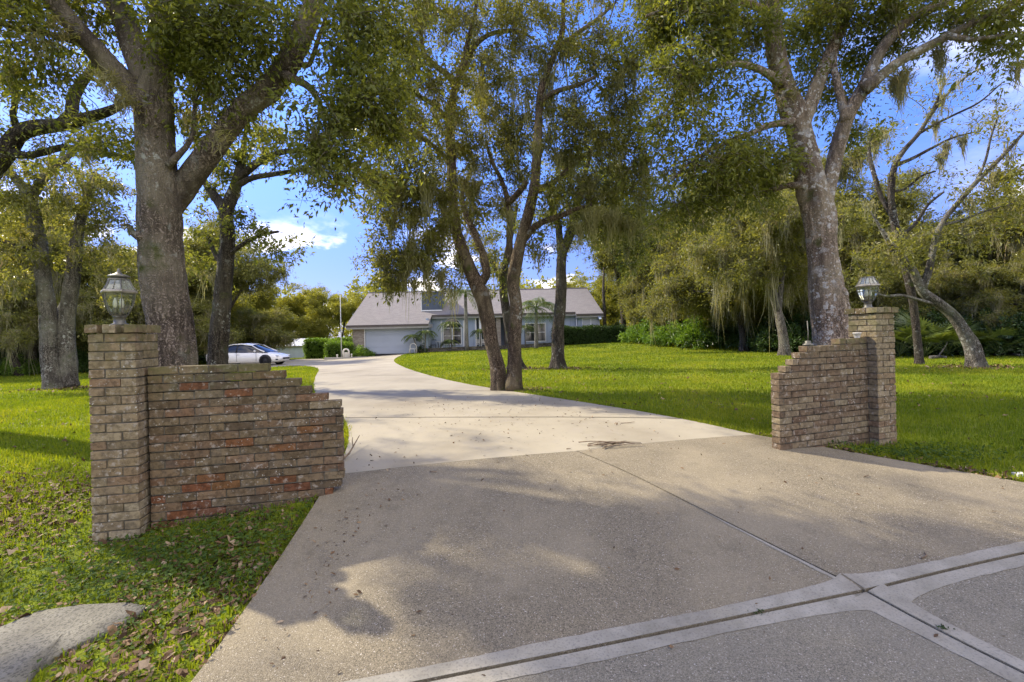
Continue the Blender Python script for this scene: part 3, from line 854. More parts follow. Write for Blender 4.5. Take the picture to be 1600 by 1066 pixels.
# small things left on the right wall
WHITE = m_plain('old_white_paint', (.60, .575, .51), .55, .3, 0, .08, 8)
wx = lambda u, w=.05: (2.77 + u * math.cos(RA) - w * math.sin(RA), 4.74 + u * math.sin(RA) + w * math.cos(RA))
s = Soup(); s.lathe([(0, 0), (.026, 0), (.028, .006), (.038, .050), (.044, .052), (.044, .062), (.038, .064), (.034, .05), (0, .048)], 14)
o = link('pot', s.mesh('pot', True), WHITE, loc=(*wx(1.29), 1.488)); props(o, 'small white pot left on top of the right brick wall', 'pot')
s = Soup(); s.lathe([(0, 0), (.052, 0), (.050, .02), (.030, .026), (.030, .05), (.012, .056), (0, .056)], 14); s.tube([(0, 0, .05), (.004, .0, .14), (-.003, 0, .27)], [.006, .005, .004], 6)
o = link('stake', s.mesh('stake', True), METAL, loc=(*wx(.50), 1.422)); props(o, 'thin rusty stake on a round foot atop the right brick wall', 'stake')

# ------------------------------------------------------------------ slab of concrete at the left verge
pts = SLABP
cen = sum(pts) / len(pts)
s = Soup(); nn = len(pts); v = []
for f, dz in ((1.02, -.06), (1.0, .022), (.97, .030), (.62, .036), (.3, .038)):
    for p in pts:
        q = cen + (p - cen) * f; v.append((q[0], q[1], gz(q[0], q[1]) + dz + rng.normal(0, .003)))
q = [(i * nn + j, i * nn + (j + 1) % nn, (i + 1) * nn + (j + 1) % nn, (i + 1) * nn + j) for i in range(4) for j in range(nn)]
v.append((cen[0], cen[1], gz(*cen) + .039)); s.add(v, [a[::-1] for a in q], [((j + 1) % nn + 4 * nn, j + 4 * nn, 5 * nn) for j in range(nn)])
k = NT('old_concrete'); vv = k.pos()
c = k.ramp(k.noise(vv, 4, 7, .65), [(.3, (.12, .112, .088)), (.6, (.205, .195, .155)), (.8, (.28, .265, .215))])
c = k.mix(k.math('MULTIPLY', k.rng(k.noise(vv, 75, 3), .48, .62), .7), c, (.06, .057, .046)); k.base(c, .9, .2); k.bump(k.noise(vv, 60, 5, .7), .6, .008)
o = link('concrete_slab', s.mesh('concrete_slab', True), k.m); props(o, 'broken grey concrete slab half sunk in the grass before the left pillar', 'concrete slab')

# twigs lying on the driveway
TWIG = m_plain('dead_twig', (.20, .15, .10), .9, .1, 0, .3, 20)
tp = on(962, 700)
root = empty('twig_pile', (tp.x, tp.y, gz(tp.x, tp.y) + .024), 0, 'small pile of dead twigs on the joint across the driveway', 'twigs')
for q in range(11):
    a = random.gauss(.25, .35); L = random.uniform(.16, .46); x0, y0 = random.gauss(0, .10), random.gauss(0, .03)
    p = [(x0 + (t - .5) * L * math.cos(a) + random.gauss(0, .006), y0 + (t - .5) * L * math.sin(a), .006 + .004 * q * (1 - abs(t - .5)) + .004) for t in (0, .33, .66, 1)]
    s = Soup(); s.tube(p, [.006, .0055, .005, .003], 5); link('twig', s.mesh('twig', True), TWIG, root)
a, b, c_ = on(536, 724), on(552, 708), on(562, 697)
root = empty('fallen_stick', (a.x, a.y, gz(a.x, a.y) + .02), 0, 'forked grey stick at the foot of the left wall, pointing onto the driveway', 'stick')
s = Soup(); A = Vector((0, 0, .02)); B = Vector((b.x - a.x, b.y - a.y, gz(b.x, b.y) - gz(a.x, a.y) + .05)); C_ = Vector((c_.x - a.x, c_.y - a.y, gz(c_.x, c_.y) - gz(a.x, a.y) + .10))
s.tube([A, (A + B) / 2 + Vector((.01, 0, -.005)), B, C_], [.011, .010, .008, .005], 6); link('stem', s.mesh('stem', True), TWIG, root)
s = Soup(); s.tube([B, B + Vector((-.03, .06, .05)), B + Vector((-.05, .13, .07))], [.006, .005, .003], 5); link('side_twig', s.mesh('side_twig', True), TWIG, root)
for px, py, L in ((672, 742, .07), (885, 706, .05), (970, 665, .2), (1440, 880, .12), (1350, 750, .08)):
    p = on(px, py); s = Soup(); an = random.uniform(-.6, .6)
    s.tube([(0, 0, .004), (L * .5 * math.cos(an), L * .5 * math.sin(an), .008), (L * math.cos(an + .3), L * math.sin(an + .3), .005)], [.005, .0045, .003], 5)
    o = link('twig', s.mesh('twig', True), TWIG, loc=(p.x, p.y, gz(p.x, p.y) + .026))
    props(o, {672: 'tiny twig on the pale concrete joint near the stepped wall', 885: 'tiny dark twig beside the twig pile on the driveway', 970: 'thin long twig on the pale driveway beyond the twig pile', 1440: 'thin bent twig on the slab above the joint crossing', 1350: 'short twig on the brown slab below the right wall'}[px], 'twig')
p = on(1592, 744); s = Soup(); s.box((-.03, -.02, -.02), (.07, .04, .025))
o = link('marker_block', s.mesh('marker_block'), WHITE, loc=(p.x, p.y, gz(p.x, p.y))); props(o, 'low white block in the grass beside the driveway\'s right edge', 'block')
# ------------------------------------------------------------------ house
SID = NT('blue_grey_siding'); k = SID; v = k.coord()
w = k.node('TexWave', wave_type='BANDS', bands_direction='X'); k.l.new(v, w.inputs[0]); w.inputs['Scale'].default_value = .75
c = k.mix(k.rng(k.noise(v, .8, 4), .3, .7), (.30, .36, .43), (.36, .42, .50))
k.base(k.mix(k.math('MULTIPLY', k.rng(w.outputs[1], .93, 1.0), .4), c, (.16, .19, .23)), .7, .3); SID = k.m
SID_D = m_plain('slate_siding', (.085, .105, .14), .7, .3, 0, .1, 2)
TRIM = m_plain('white_trim', (.70, .71, .70), .5, .3, 0, .04)
FASCIA = m_plain('fascia_grey', (.33, .32, .31), .6, .3, 0, .08)
GUT = m_plain('dark_gutter', (.075, .06, .055), .5, .4, 0, .1)
DOORM = m_plain('garage_door_paint', (.335, .375, .435), .5, .35, 0, .03, 1)
k = NT('grey_shingle'); v = k.coord()
br = k.node('TexBrick'); k.l.new(v, br.inputs[0]); br.inputs['Scale'].default_value = 1.0
br.inputs['Brick Width'].default_value = .33; br.inputs['Row Height'].default_value = .13; br.inputs['Mortar Size'].default_value = .012
br.inputs['Color1'].default_value = (.165, .158, .148, 1); br.inputs['Color2'].default_value = (.215, .206, .192, 1); br.inputs['Mortar'].default_value = (.15, .13, .13, 1)
c = k.mix(k.math('MULTIPLY', k.rng(k.noise(v, .6, 5), .4, .7), .35), br.outputs[0], (.20, .18, .172))
c = k.mix(k.math('MULTIPLY', k.rng(k.noise(v, 22, 3), .5, .7), .4), c, (.34, .31, .30)); k.base(c, .95, .1); ROOF = k.m
k = NT('house_brick'); v = k.coord()
br = k.node('TexBrick'); k.l.new(k.coord(rot=(R(90), 0, 0)), br.inputs[0]); br.inputs['Scale'].default_value = 1.0
br.inputs['Brick Width'].default_value = .22; br.inputs['Row Height'].default_value = .07; br.inputs['Mortar Size'].default_value = .008
br.inputs['Color1'].default_value = (.19, .15, .12, 1); br.inputs['Color2'].default_value = (.31, .27, .225, 1); br.inputs['Mortar'].default_value = (.25, .235, .21, 1)
k.base(br.outputs[0], .9, .2); HBR = k.m
k = NT('dark_window'); k.base((.018, .022, .026), .06, .6); WIN = k.m
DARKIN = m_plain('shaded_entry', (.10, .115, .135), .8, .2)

HB = Vector((-13.76, 39.3, .33))
house = empty('house', HB, 0, 'low blue-grey house with long grey shingle roof and garage at the driveway\'s end', 'house')
def hbox(name, mat, x0, x1, y0, y1, z0, z1, parent=None, smooth=False):
    s = Soup(); s.box((x0 - HB.x, y0 - HB.y, z0 - HB.z), (x1 - HB.x, y1 - HB.y, z1 - HB.z))
    return link(name, s.mesh(name), mat, parent or house)
FZ = .33
EZ = lambda y: 2.80 + .46 * (y - 38.8)          # the front roof plane
# walls (butted, each its own part)
hbox('wall', HBR, -13.76, -12.72, 39.3, 39.55, -.1, 2.74)                       # brick pier left of the garage door
hbox('wall', SID, -7.72, -7.24, 39.3, 39.55, -.1, 2.74)
hbox('wall', SID, -12.72, -7.72, 39.34, 39.5, 2.50, 2.74)
hbox('wall', SID, -7.46, -7.24, 39.55, 41.1, -.1, 3.3)
hbox('wall', HBR, -13.76, -13.5, 39.55, 53.5, -.1, 2.9)
hbox('wall', SID, -7.24, -3.19, 41.1, 41.3, 0, 3.60)
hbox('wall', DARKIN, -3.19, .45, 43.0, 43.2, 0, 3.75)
hbox('wall', SID, -3.39, -3.19, 41.3, 43.0, 0, 3.75)
hbox('wall', SID, .45, 5.9, 41.1, 41.3, 0, 3.60)
hbox('wall', SID, .45, .65, 41.3, 43.0, 0, 3.75)
hbox('wall', SID, 5.9, 7.85, 40.62, 40.8, 0, 3.46)
hbox('wall', SID, 7.65, 7.85, 40.8, 53.5, 0, 3.46)
hbox('wall', SID, 5.9, 6.1, 40.8, 41.1, 0, 3.46)
hbox('wall', SID, -13.5, 7.65, 53.3, 53.5, 0, 2.9)
# gables
for x in (-13.76, 7.65):
    s = Soup(); v = []
    for xx in (x, x + .2): v += [(xx - HB.x, 39.6 - HB.y, 2.9 - HB.z), (xx - HB.x, 53.4 - HB.y, 2.9 - HB.z), (xx - HB.x, 46.4 - HB.y, 6.15 - HB.z)]
    s.add(v, [(0, 1, 4, 3), (1, 2, 5, 4), (2, 0, 3, 5)], [(0, 2, 1), (3, 4, 5)]); link('gable', s.mesh('gable'), SID, house)
# roof: front planes stepped back beside the garage, one rear plane; each a thick slab
YR = 46.4
def roofslab(x0, x1, ye, x0r=None, x1r=None):
    x0r = x0 if x0r is None else x0r; x1r = x1 if x1r is None else x1r
    ze, zr = EZ(ye), EZ(YR); t = .12
    # built in its own frame (x along the eave, y up the slope) so the shingle courses follow the slope
    L = math.hypot(YR - ye, zr - ze); a = math.atan2(zr - ze, YR - ye)
    s = Soup(); v = [(x0, 0, 0), (x1, 0, 0), (x1r, L, 0), (x0r, L, 0)]
    v = [(p[0], p[1], -t) for p in v] + [(p[0], p[1], 0) for p in v]
    s.add(v, [(0, 3, 2, 1), (4, 5, 6, 7), (0, 1, 5, 4), (1, 2, 6, 5), (2, 3, 7, 6), (3, 0, 4, 7)])
    link('roof', s.mesh('roof'), ROOF, house, loc=(-HB.x, ye - HB.y, ze - HB.z), rot=(a, 0, 0))
roofslab(-14.15, -7.10, 38.8, -14.55)
roofslab(-7.098, 5.70, 40.6)
roofslab(5.702, 8.12, 40.15, None, 7.75)
s = Soup(); zr = EZ(YR)
s.add([(-14.5 - HB.x, YR - HB.y, zr - HB.z), (7.75 - HB.x, YR - HB.y, zr - HB.z), (8.1 - HB.x, 54 - HB.y, 2.7 - HB.z), (-14.2 - HB.x, 54 - HB.y, 2.7 - HB.z)], [(0, 1, 2, 3)])
link('roof', s.mesh('roof'), ROOF, house)
s = Soup(); s.tube([(-14.55 - HB.x, YR - HB.y, zr - HB.z), (7.75 - HB.x, YR - HB.y, zr - HB.z)], [.09, .09], 6); link('ridge_cap', s.mesh('ridge_cap'), ROOF, house)
# fascias and gutters
for x0, x1, ye in ((-14.15, -7.10, 38.8), (-7.10, 5.70, 40.6), (5.70, 8.12, 40.15)):
    hbox('fascia', FASCIA, x0, x1, ye + .01, ye + .05, EZ(ye) - .34, EZ(ye) - .13)
    hbox('gutter', GUT, x0, x1, ye - .09, ye + .008, EZ(ye) - .16, EZ(ye) - .03)
    hbox('soffit', TRIM, x0, x1, ye + .052, ye + .52, EZ(ye) - .34, EZ(ye) - .31)
s = Soup(); s.tube([(5.72 - HB.x, 40.55 - HB.y, 3.45 - HB.z), (5.78 - HB.x, 40.58 - HB.y, 3.2 - HB.z), (5.80 - HB.x, 40.6 - HB.y, .3 - HB.z)], [.05] * 3, 6); link('downspout', s.mesh('downspout'), TRIM, house)
hbox('rake_board', FASCIA, -7.10, -7.06, 38.82, 40.6, EZ(38.8) - .32, EZ(38.8) - .02)
# garage door of four long panels
gd = hbox('garage_door', DOORM, -12.70, -7.74, 39.42, 39.47, FZ - .05, 2.50)
for q in range(4):
    z0 = FZ + q * .535
    s = Soup(); s.box((-12.68 - HB.x, 39.395 - HB.y, z0 + .008 - HB.z), (-7.76 - HB.x, 39.418 - HB.y, z0 + .527 - HB.z))
    for r_ in range(8): 
        xa = -12.60 + r_ * .61; s.box((xa - HB.x, 39.388 - HB.y, z0 + .09 - HB.z), (xa + .52 - HB.x, 39.394 - HB.y, z0 + .44 - HB.z))
    link('door_panel', s.mesh('door_panel'), DOORM, gd)
for x in (-12.74, -7.74): hbox('door_trim', TRIM, x, x + .06, 39.28, 39.298, FZ, 2.5)
hbox('door_trim', TRIM, -12.74, -7.68, 39.28, 39.298, 2.503, 2.58)
# dark slate roof box (chimney chase) standing on the front slope
ch = hbox('chimney_chase', SID_D, -8.15, -6.35, 41.45, 43.6, 3.4, 5.75)
for q in range(9): hbox('siding_board', SID_D, -8.13 + q * .2, -7.96 + q * .2, 41.425, 41.448, 3.9, 5.7, ch)
hbox('chase_trim', TRIM, -8.20, -8.152, 41.40, 43.6, 3.8, 5.76, ch)
hbox('chase_trim', TRIM, -8.20, -6.3, 41.36, 41.42, 4.02, 4.12, ch)
hbox('chase_cap', FASCIA, -8.25, -6.25, 41.35, 43.7, 5.752, 5.84, ch)
# windows
def window(x0, x1, y, z0, z1, nx=2, nz=2, arch=0.0, blind=0.0):
    w = hbox('window', WIN, x0, x1, y - .05, y - .002, z0, z1)
    f = Soup(); t = .07
    B = lambda a, b, c_, d_, o=.0: f.box((a - HB.x, y - .09 - o - HB.y, c_ - HB.z), (b - HB.x, y - .053 - HB.y, d_ - HB.z))
    B(x0 - t, x0, z0 - t, z1); B(x1, x1 + t, z0 - t, z1); B(x0, x1, z0 - t, z0)
    B(x0, x1, z1 - t, z1 - .001) if arch else B(x0 - t, x1 + t, z1, z1 + t)
    for q in range(1, nx): xm = x0 + (x1 - x0) * q / nx; B(xm - .05, xm + .05, z0, z1 - (t if arch else 0))
    link('frame', f.mesh('frame'), TRIM, w)
    for q in range(1, nz):
        zm = z0 + (z1 - z0) * q / nz
        for r_ in range(nx):
            xa = x0 + (x1 - x0) * r_ / nx + .052; xb = x0 + (x1 - x0) * (r_ + 1) / nx - .052
            hbox('rail', TRIM, xa, xb, y - .082, y - .055, zm - .025, zm + .025, w)
    if blind: hbox('blind', m_blind, x0 + .01, x1 - .01, y - .056, y - .0515, z1 - blind * (z1 - z0), z1 - .01, w)
    if arch:
        cx, rx = (x0 + x1) / 2, (x1 - x0) / 2; n = 14
        s = Soup(); v = []
        for yy in (y - .05, y - .002):
            v += [(cx + rx * math.cos(a) - HB.x, yy - HB.y, z1 + arch * math.sin(a) - HB.z) for a in np.linspace(0, math.pi, n)]
        s.add(v, [(i, i + 1, i + 1 + n, i + n) for i in range(n - 1)] , [(0, i + 1, i) for i in range(1, n - 1)])
        link('arch_pane', s.mesh('arch_pane'), WIN, w)
        s = Soup(); s.tube([(cx + (rx + .04) * math.cos(a) - HB.x, y - .06 - HB.y, z1 + (arch + .04) * math.sin(a) - HB.z) for a in np.linspace(0, math.pi, n)], [.045] * n, 5)
        link('arch_frame', s.mesh('arch_frame'), TRIM, w)
    return w
m_blind = m_plain('window_blind', (.45, .47, .48), .7, .2, 0, .04)
window(-6.15, -4.60, 41.1, 1.0, 2.45, 2, 2, .85)
for x in (-6.42, -4.40): hbox('casing', TRIM, x, x + .12, 41.06, 41.098, .5, 3.1)
hbox('corner_board', TRIM, -3.32, -3.19, 41.05, 41.098, .3, 3.55)
hbox('corner_board', TRIM, .45, .56, 41.05, 41.098, .3, 3.55)
window(-2.5, -1.6, 43.0, .6, 2.3, 1, 2)
d_ = hbox('door', GUT, -.75, .15, 42.95, 42.998, .4, 2.6)
hbox('door_glass', WIN, -.62, .02, 42.93, 42.949, .9, 2.45, d_)
window(1.25, 3.0, 41.1, 1.1, 2.65, 2, 2)
window(6.35, 7.75, 40.62, 1.75, 2.95, 2, 2, 0, .85)
hbox('porch_column', HBR, -1.40, -1.0, 40.95, 41.35, .2, 3.30)
hbox('porch_column', TRIM, -2.95, -2.75, 40.95, 41.15, .2, 3.30)
hbox('porch_floor', m_plain('porch_concrete', (.33, .32, .29), .9, .2), -7.24, 5.9, 39.9, 41.098, .2, .50)
hbox('porch_floor', MATS['porch_concrete'], -3.18, .44, 41.098, 43.0, .2, .50)

# ------------------------------------------------------------------ low stone bed wall before the porch
STONE = m_brick('bed_stone', [(0, (.07, .065, .06)), (.5, (.13, .12, .105)), (1, (.22, .20, .17))], .4, (5, 6))
bw = empty('bed_wall', (-8.1, 39.15, .3), 0, 'low dark stone wall edging the planting bed in front of the house', 'garden wall')
x = 0.0; L = 11.6; r2 = random.Random(4)
for c_ in range(2):
    x = -.15 * c_
    while x < L:
        l = r2.uniform(.28, .5); me = brick_mesh(l - .015, .22, .185, r2.randrange(9999))
        me.materials.append(STONE); o = link('stone', me, None, bw)
        z = gz(-8.1 + x + .2, 39.2) - .02 - .3
        o.location = (x, r2.gauss(0, .015), z + c_ * .19); o.rotation_euler = (0, r2.gauss(0, .02), r2.gauss(0, .03)); x += l

# ------------------------------------------------------------------ things about the house
gl = lambda px, d: at(px, 540, d).x
POLE = m_plain('pole_white', (.55, .56, .54), .4, .4, .2, .05)
p = (gl(533.3, 38), 38.0); z = gz(*p)
root = empty('flagpole', (p[0], p[1], z), 0, 'bare thin white flagpole beside the clipped hedge left of the garage', 'flagpole')
s = Soup(); s.tube([(0, 0, 0), (0, 0, 2.8), (0, 0, 5.35)], [.045, .036, .022], 10); link('pole', s.mesh('pole', True), POLE, root)
s = Soup(); s.lathe([(0, 0), (.14, 0), (.13, .05), (.06, .07), (.05, .12), (0, .12)], 12); link('base', s.mesh('base', True), POLE, root)
s = Soup(); s.lathe([(0, 5.33), (.035, 5.35), (.05, 5.40), (.035, 5.445), (0, 5.46)], 10); link('finial', s.mesh('finial', True), POLE, root)
def arch_shape(s, w, h, t, y0=0.0, n=10):
    pts = [(-w / 2, y0, 0), (-w / 2, y0, h - w / 2)] + [(-w / 2 * math.cos(a), y0, h - w / 2 + w / 2 * math.sin(a)) for a in np.linspace(.3, math.pi - .3, n)] + [(w / 2, y0, h - w / 2), (w / 2, y0, 0)]
    s.tube(pts, [t] * len(pts), 6)
p = (gl(540.5, 37.6), 37.6); root = empty('garden_arch', (p[0], p[1], gz(*p)), 0, 'small white arched garden niche at the foot of the flagpole', 'garden arch')
s = Soup(); arch_shape(s, .46, .80, .07); link('frame', s.mesh('frame', True), WHITE, root)
s = Soup(); s.box((-.2, .06, 0), (.2, .09, .55)); link('back', s.mesh('back'), WHITE, root)
for px, lab in ((526.5, 'short white bollard left of the small garden arch'), (549, 'short white bollard between the garden arch and the garage')):
    p = (gl(px, 37.7), 37.7); s = Soup(); s.lathe([(0, 0), (.09, 0), (.09, .05), (.06, .07), (.055, .30), (.08, .33), (.075, .38), (0, .40)], 10)
    o = link('bollard', s.mesh('bollard', True), WHITE, loc=(p[0], p[1], gz(*p))); props(o, lab, 'bollard')
s = Soup(); s.box((0, 0, -.05), (4.9, .12, .14)); p = (gl(506, 37.3), 37.3)
o = link('edging_kerb', s.mesh('edging_kerb'), MATS['porch_concrete'], loc=(p[0], p[1], gz(p[0] + 2, p[1])), rot=(0, 0, .03)); props(o, 'low concrete edging along the hedge bed left of the garage', 'edging')
p = (gl(645.5, 38.3), 38.3); root = empty('white_chair', (p[0], p[1], gz(*p)), 0, 'white hoop-backed metal chair at the corner of the garage', 'chair')
s = Soup(); arch_shape(s, .52, .86, .035); link('back_hoop', s.mesh('back_hoop', True), WHITE, root)
s = Soup(); s.box((-.24, -.45, .40), (.24, -.02, .44)); link('seat', s.mesh('seat'), WHITE, root)
for xx in (-.22, .22):
    s = Soup(); s.tube([(xx, -.42, 0), (xx, -.42, .40)], [.022, .022], 6); link('leg', s.mesh('leg', True), WHITE, root)
TEAL = m_plain('teal_plastic', (.02, .30, .26), .4, .4, 0, .06)
p = (gl(654, 39.7), 39.7); zt = gz(*p) + .2; root = empty('teal_chair', (p[0], p[1], zt), .3, 'teal garden chair beside the small palms', 'chair')
s = Soup(); s.box((-.27, -.27, .34), (.27, .22, .38)); link('seat', s.mesh('seat'), TEAL, root)
s = Soup(); M = Matrix.Translation((0, .22, .34)) @ Matrix.Rotation(-.3, 4, 'X')
for q in range(5): s.box((-.27 + q * .11, 0, 0), (-.18 + q * .11, .025, .52 + .06 * math.sin(q * .785)), M)
link('backrest', s.mesh('backrest'), TEAL, root)
for xx in (-.28, .24):
    s = Soup(); s.box((xx, -.26, 0), (xx + .05, -.20, .52)); s.box((xx, .2, 0), (xx + .05, .26, .4)); link('leg', s.mesh('leg'), TEAL, root)
    s = Soup(); s.box((xx - .02, -.3, .521), (xx + .07, .3, .55)); link('armrest', s.mesh('armrest'), TEAL, root)
IRON = m_plain('dark_iron', (.04, .045, .055), .5, .5, .6)
p = (gl(686, 40.3), 40.3); root = empty('bistro_table', (p[0], p[1], .5), 0, 'small pale round table on the porch before the blue wall', 'table')
s = Soup(); s.lathe([(0, .70), (.34, .70), (.34, .73), (0, .73)], 18); link('tabletop', s.mesh('tabletop', True), WHITE, root)
for q in range(3):
    a = q * 2.1; s = Soup(); s.tube([(.28 * math.cos(a), .28 * math.sin(a), 0), (.08 * math.cos(a), .08 * math.sin(a), .35), (.2 * math.cos(a), .2 * math.sin(a), .70)], [.018] * 3, 5); link('leg', s.mesh('leg', True), IRON, root)
p = (gl(675.5, 40.3), 40.3); root = empty('iron_chair', (p[0], p[1], .5), -.4, 'dark iron chair beside the small porch table', 'chair')
s = Soup(); s.box((-.22, -.22, .43), (.22, .22, .46)); link('seat', s.mesh('seat'), IRON, root)
s = Soup(); 
for q in range(4): s.tube([(-.2 + q * .133, .21, .46), (-.2 + q * .133, .26, .92)], [.014, .014], 5)
s.tube([(-.22, .26, .92), (.22, .26, .92)], [.018, .018], 5); link('backrest', s.mesh('backrest', True), IRON, root)
for xx, yy in ((-.2, -.2), (.2, -.2), (-.2, .2), (.2, .2)):
    s = Soup(); s.tube([(xx, yy, 0), (xx, yy, .43)], [.018, .018], 5); link('leg', s.mesh('leg', True), IRON, root)
p = (gl(752, 40.3), 40.3); root = empty('porch_bench', (p[0], p[1], .5), 0, 'white slatted bench at the dark entry of the house', 'bench')
for q in range(3): s = Soup(); s.box((-.45, -.25 + q * .16, .40), (.45, -.12 + q * .16, .43)); link('slat', s.mesh('slat'), WHITE, root)
for q in range(3): s = Soup(); s.box((-.45, .25, .50 + q * .13), (.45, .28, .60 + q * .13)); link('slat', s.mesh('slat'), WHITE, root)
for xx in (-.44, .38):
    s = Soup(); s.box((xx, -.25, 0), (xx + .06, -.2, .395)); s.box((xx, .2, 0), (xx + .06, .246, .9)); link('leg', s.mesh('leg'), WHITE, root)

# ------------------------------------------------------------------ shed beyond the car
SHW = m_plain('shed_wall', (.46, .52, .58), .7, .3, 0, .05, 2); SHR = m_plain('white_metal_roof', (.66, .66, .65), .4, .45, .3, .06, 3)
sx0, sx1, sy = gl(406, 52), gl(484, 52), 52.0; zb = gz((sx0 + sx1) / 2, sy) - .1
zt_ = at(440, 541, 52).z; zr_ = at(440, 530.5, 54.2).z
shed = empty('shed', (sx0, sy, zb), 0, 'low blue-grey shed with white metal roof behind the parked car', 'shed')
s = Soup(); s.box((0, 0, 0), (sx1 - sx0, 4.4, zt_ - zb)); link('wall', s.mesh('wall'), SHW, shed)
s = Soup(); w_ = sx1 - sx0; a = zt_ - zb
for y0, y1, z0, z1 in ((-.25, 2.2, a - .05, zr_ - zb), (4.65, 2.2, a - .05, zr_ - zb)):
    s.add([(-.3, y0, z0), (w_ + .3, y0, z0), (w_ + .3, y1, z1), (-.3, y1, z1), (-.3, y0, z0 + .06), (w_ + .3, y0, z0 + .06), (w_ + .3, y1, z1 + .06), (-.3, y1, z1 + .06)],
          [(0, 3, 2, 1), (4, 5, 6, 7), (0, 1, 5, 4), (1, 2, 6, 5), (2, 3, 7, 6), (3, 0, 4, 7)])
for q in range(int(w_ / .45)):
    for y0, y1 in ((-.25, 2.2),): s.tube([(q * .45, y0, a + .012), (q * .45, y1, zr_ - zb + .062)], [.02, .02], 4)
link('roof', s.mesh('roof'), SHR, shed)
s = Soup(); s.box((0, -.06, a - .16), (w_, -.002, a - .03)); link('fascia', s.mesh('fascia'), FASCIA, shed)

# ------------------------------------------------------------------ white saloon car
k = NT('white_car_paint'); k.base((.76, .75, .71), .25, .5); k.b.inputs['Coat Weight'].default_value = .6; k.b.inputs['Coat Roughness'].default_value = .06; PAINT = k.m
k = NT('car_glass'); k.base((.012, .014, .018), .05, .6); CGL = k.m
RUB = m_plain('tyre_rubber', (.018, .018, .018), .85, .2); ALLOY = m_plain('alloy', (.5, .5, .5), .3, .5, .9, .05)
LAMPM = m_plain('lamp_lens', (.55, .57, .6), .12, .6, .2, .05); BLK = m_plain('black_trim', (.02, .02, .02), .5, .3)
cx_, cy_ = gl(446.5, 30.0), 30.0
car = empty('white_car', (cx_ - 2.42, cy_, gz(cx_ - 2.4, cy_) + .02), 0, 'white saloon car parked nose to the driveway behind the left brick wall', 'car')
# stations along x (nose at +2.42): half width, sill height, shoulder height, deck height
ST = [(-2.42, .60, .42, .72, .80), (-2.36, .74, .32, .82, .92), (-2.1, .86, .24, .88, .98), (-1.6, .90, .20, .90, .99), (-.9, .905, .19, .89, .96), (0, .91, .19, .87, .93),
      (.7, .91, .19, .85, .91), (1.15, .90, .19, .82, .92), (1.6, .89, .20, .77, .86), (2.05, .84, .22, .68, .77), (2.3, .74, .26, .58, .66), (2.40, .60, .32, .50, .56), (2.43, .45, .36, .46, .50)]
s = Soup(); v = []
for x, hw, z0, zs, zd in ST:
    half = [(0, z0 - .02), (hw * .80, z0), (hw * .97, z0 + .07), (hw, (z0 + zs) / 2), (hw * .985, zs - .05), (hw * .93, zs), (hw * .55, zd - .012), (0, zd)]
    ring = [(x, -a, b) for a, b in half] + [(x, a, b) for a, b in half[-2:0:-1]]
    v += ring
m = 14
s.add(v, [(i * m + j, i * m + (j + 1) % m, (i + 1) * m + (j + 1) % m, (i + 1) * m + j) for i in range(len(ST) - 1) for j in range(m)],
      [(0, j + 1, j) for j in range(1, m - 1)] + [((len(ST) - 1) * m, (len(ST) - 1) * m + j, (len(ST) - 1) * m + j + 1) for j in range(1, m - 1)])
body = link('body', s.mesh('body', True), PAINT, car)
# greenhouse: a glass hull with the roof skin above and pillars over it
GS = [(-1.95, .60, .97, .99), (-1.45, .68, .95, 1.22), (-.9, .70, .93, 1.40), (-.3, .71, .91, 1.465), (.25, .70, .89, 1.45), (.75, .67, .88, 1.30), (1.25, .62, .88, 1.06), (1.55, .55, .86, .885)]
s = Soup(); v = []; m = 8
for x, hw, zb_, zt2 in GS:
    wb = hw + .17; a = [(-wb, zb_ - .03), (-(wb + hw) / 2 - .02, (zb_ + zt2) / 2), (-hw, zt2 - .05), (-hw * .6, zt2), (hw * .6, zt2), (hw, zt2 - .05), ((wb + hw) / 2 + .02, (zb_ + zt2) / 2), (wb, zb_ - .03)]
    v += [(x, p, q) for p, q in a]
s.add(v, [(i * m + j, i * m + j + 1, (i + 1) * m + j + 1, (i + 1) * m + j) for i in range(len(GS) - 1) for j in range(m - 1)])
link('windows', s.mesh('windows', True), CGL, car)
s = Soup(); v = []; RS = [(-1.5, 1.19, .67), (-1.2, 1.315, .70), (-.9, 1.412, .71), (-.3, 1.478, .72), (.25, 1.463, .71), (.62, 1.37, .69)]
for x, z, hw in RS: v += [(x, -hw, z - .06), (x, -hw * .62, z), (x, hw * .62, z), (x, hw, z - .06)]
s.add(v, [(i * 4 + j, i * 4 + j + 1, i * 4 + j + 5, i * 4 + j + 4) for i in range(len(RS) - 1) for j in range(3)]); link('roof', s.mesh('roof', True), PAINT, car)
s = Soup()
for sg in (-1, 1):
    s.tube([(.60, sg * .70, 1.31), (1.0, sg * .77, 1.08), (1.42, sg * .79, .90)], [.035, .035, .05], 6)
    s.tube([(-1.2, sg * .72, 1.25), (-1.7, sg * .79, 1.0), (-1.95, sg * .82, .96)], [.05, .09, .08], 6)
    s.tube([(.62, sg * .70, 1.31), (.0, sg * .735, 1.405), (-.6, sg * .73, 1.40), (-1.2, sg * .72, 1.25)], [.03] * 4, 6)
link('pillars', s.mesh('pillars', True), PAINT, car)
s = Soup()
for sg in (-1, 1): s.tube([(-.28, sg * .735, 1.40), (-.32, sg * .895, .90)], [.035, .035], 6)
link('door_pillar', s.mesh('door_pillar', True), BLK, car)
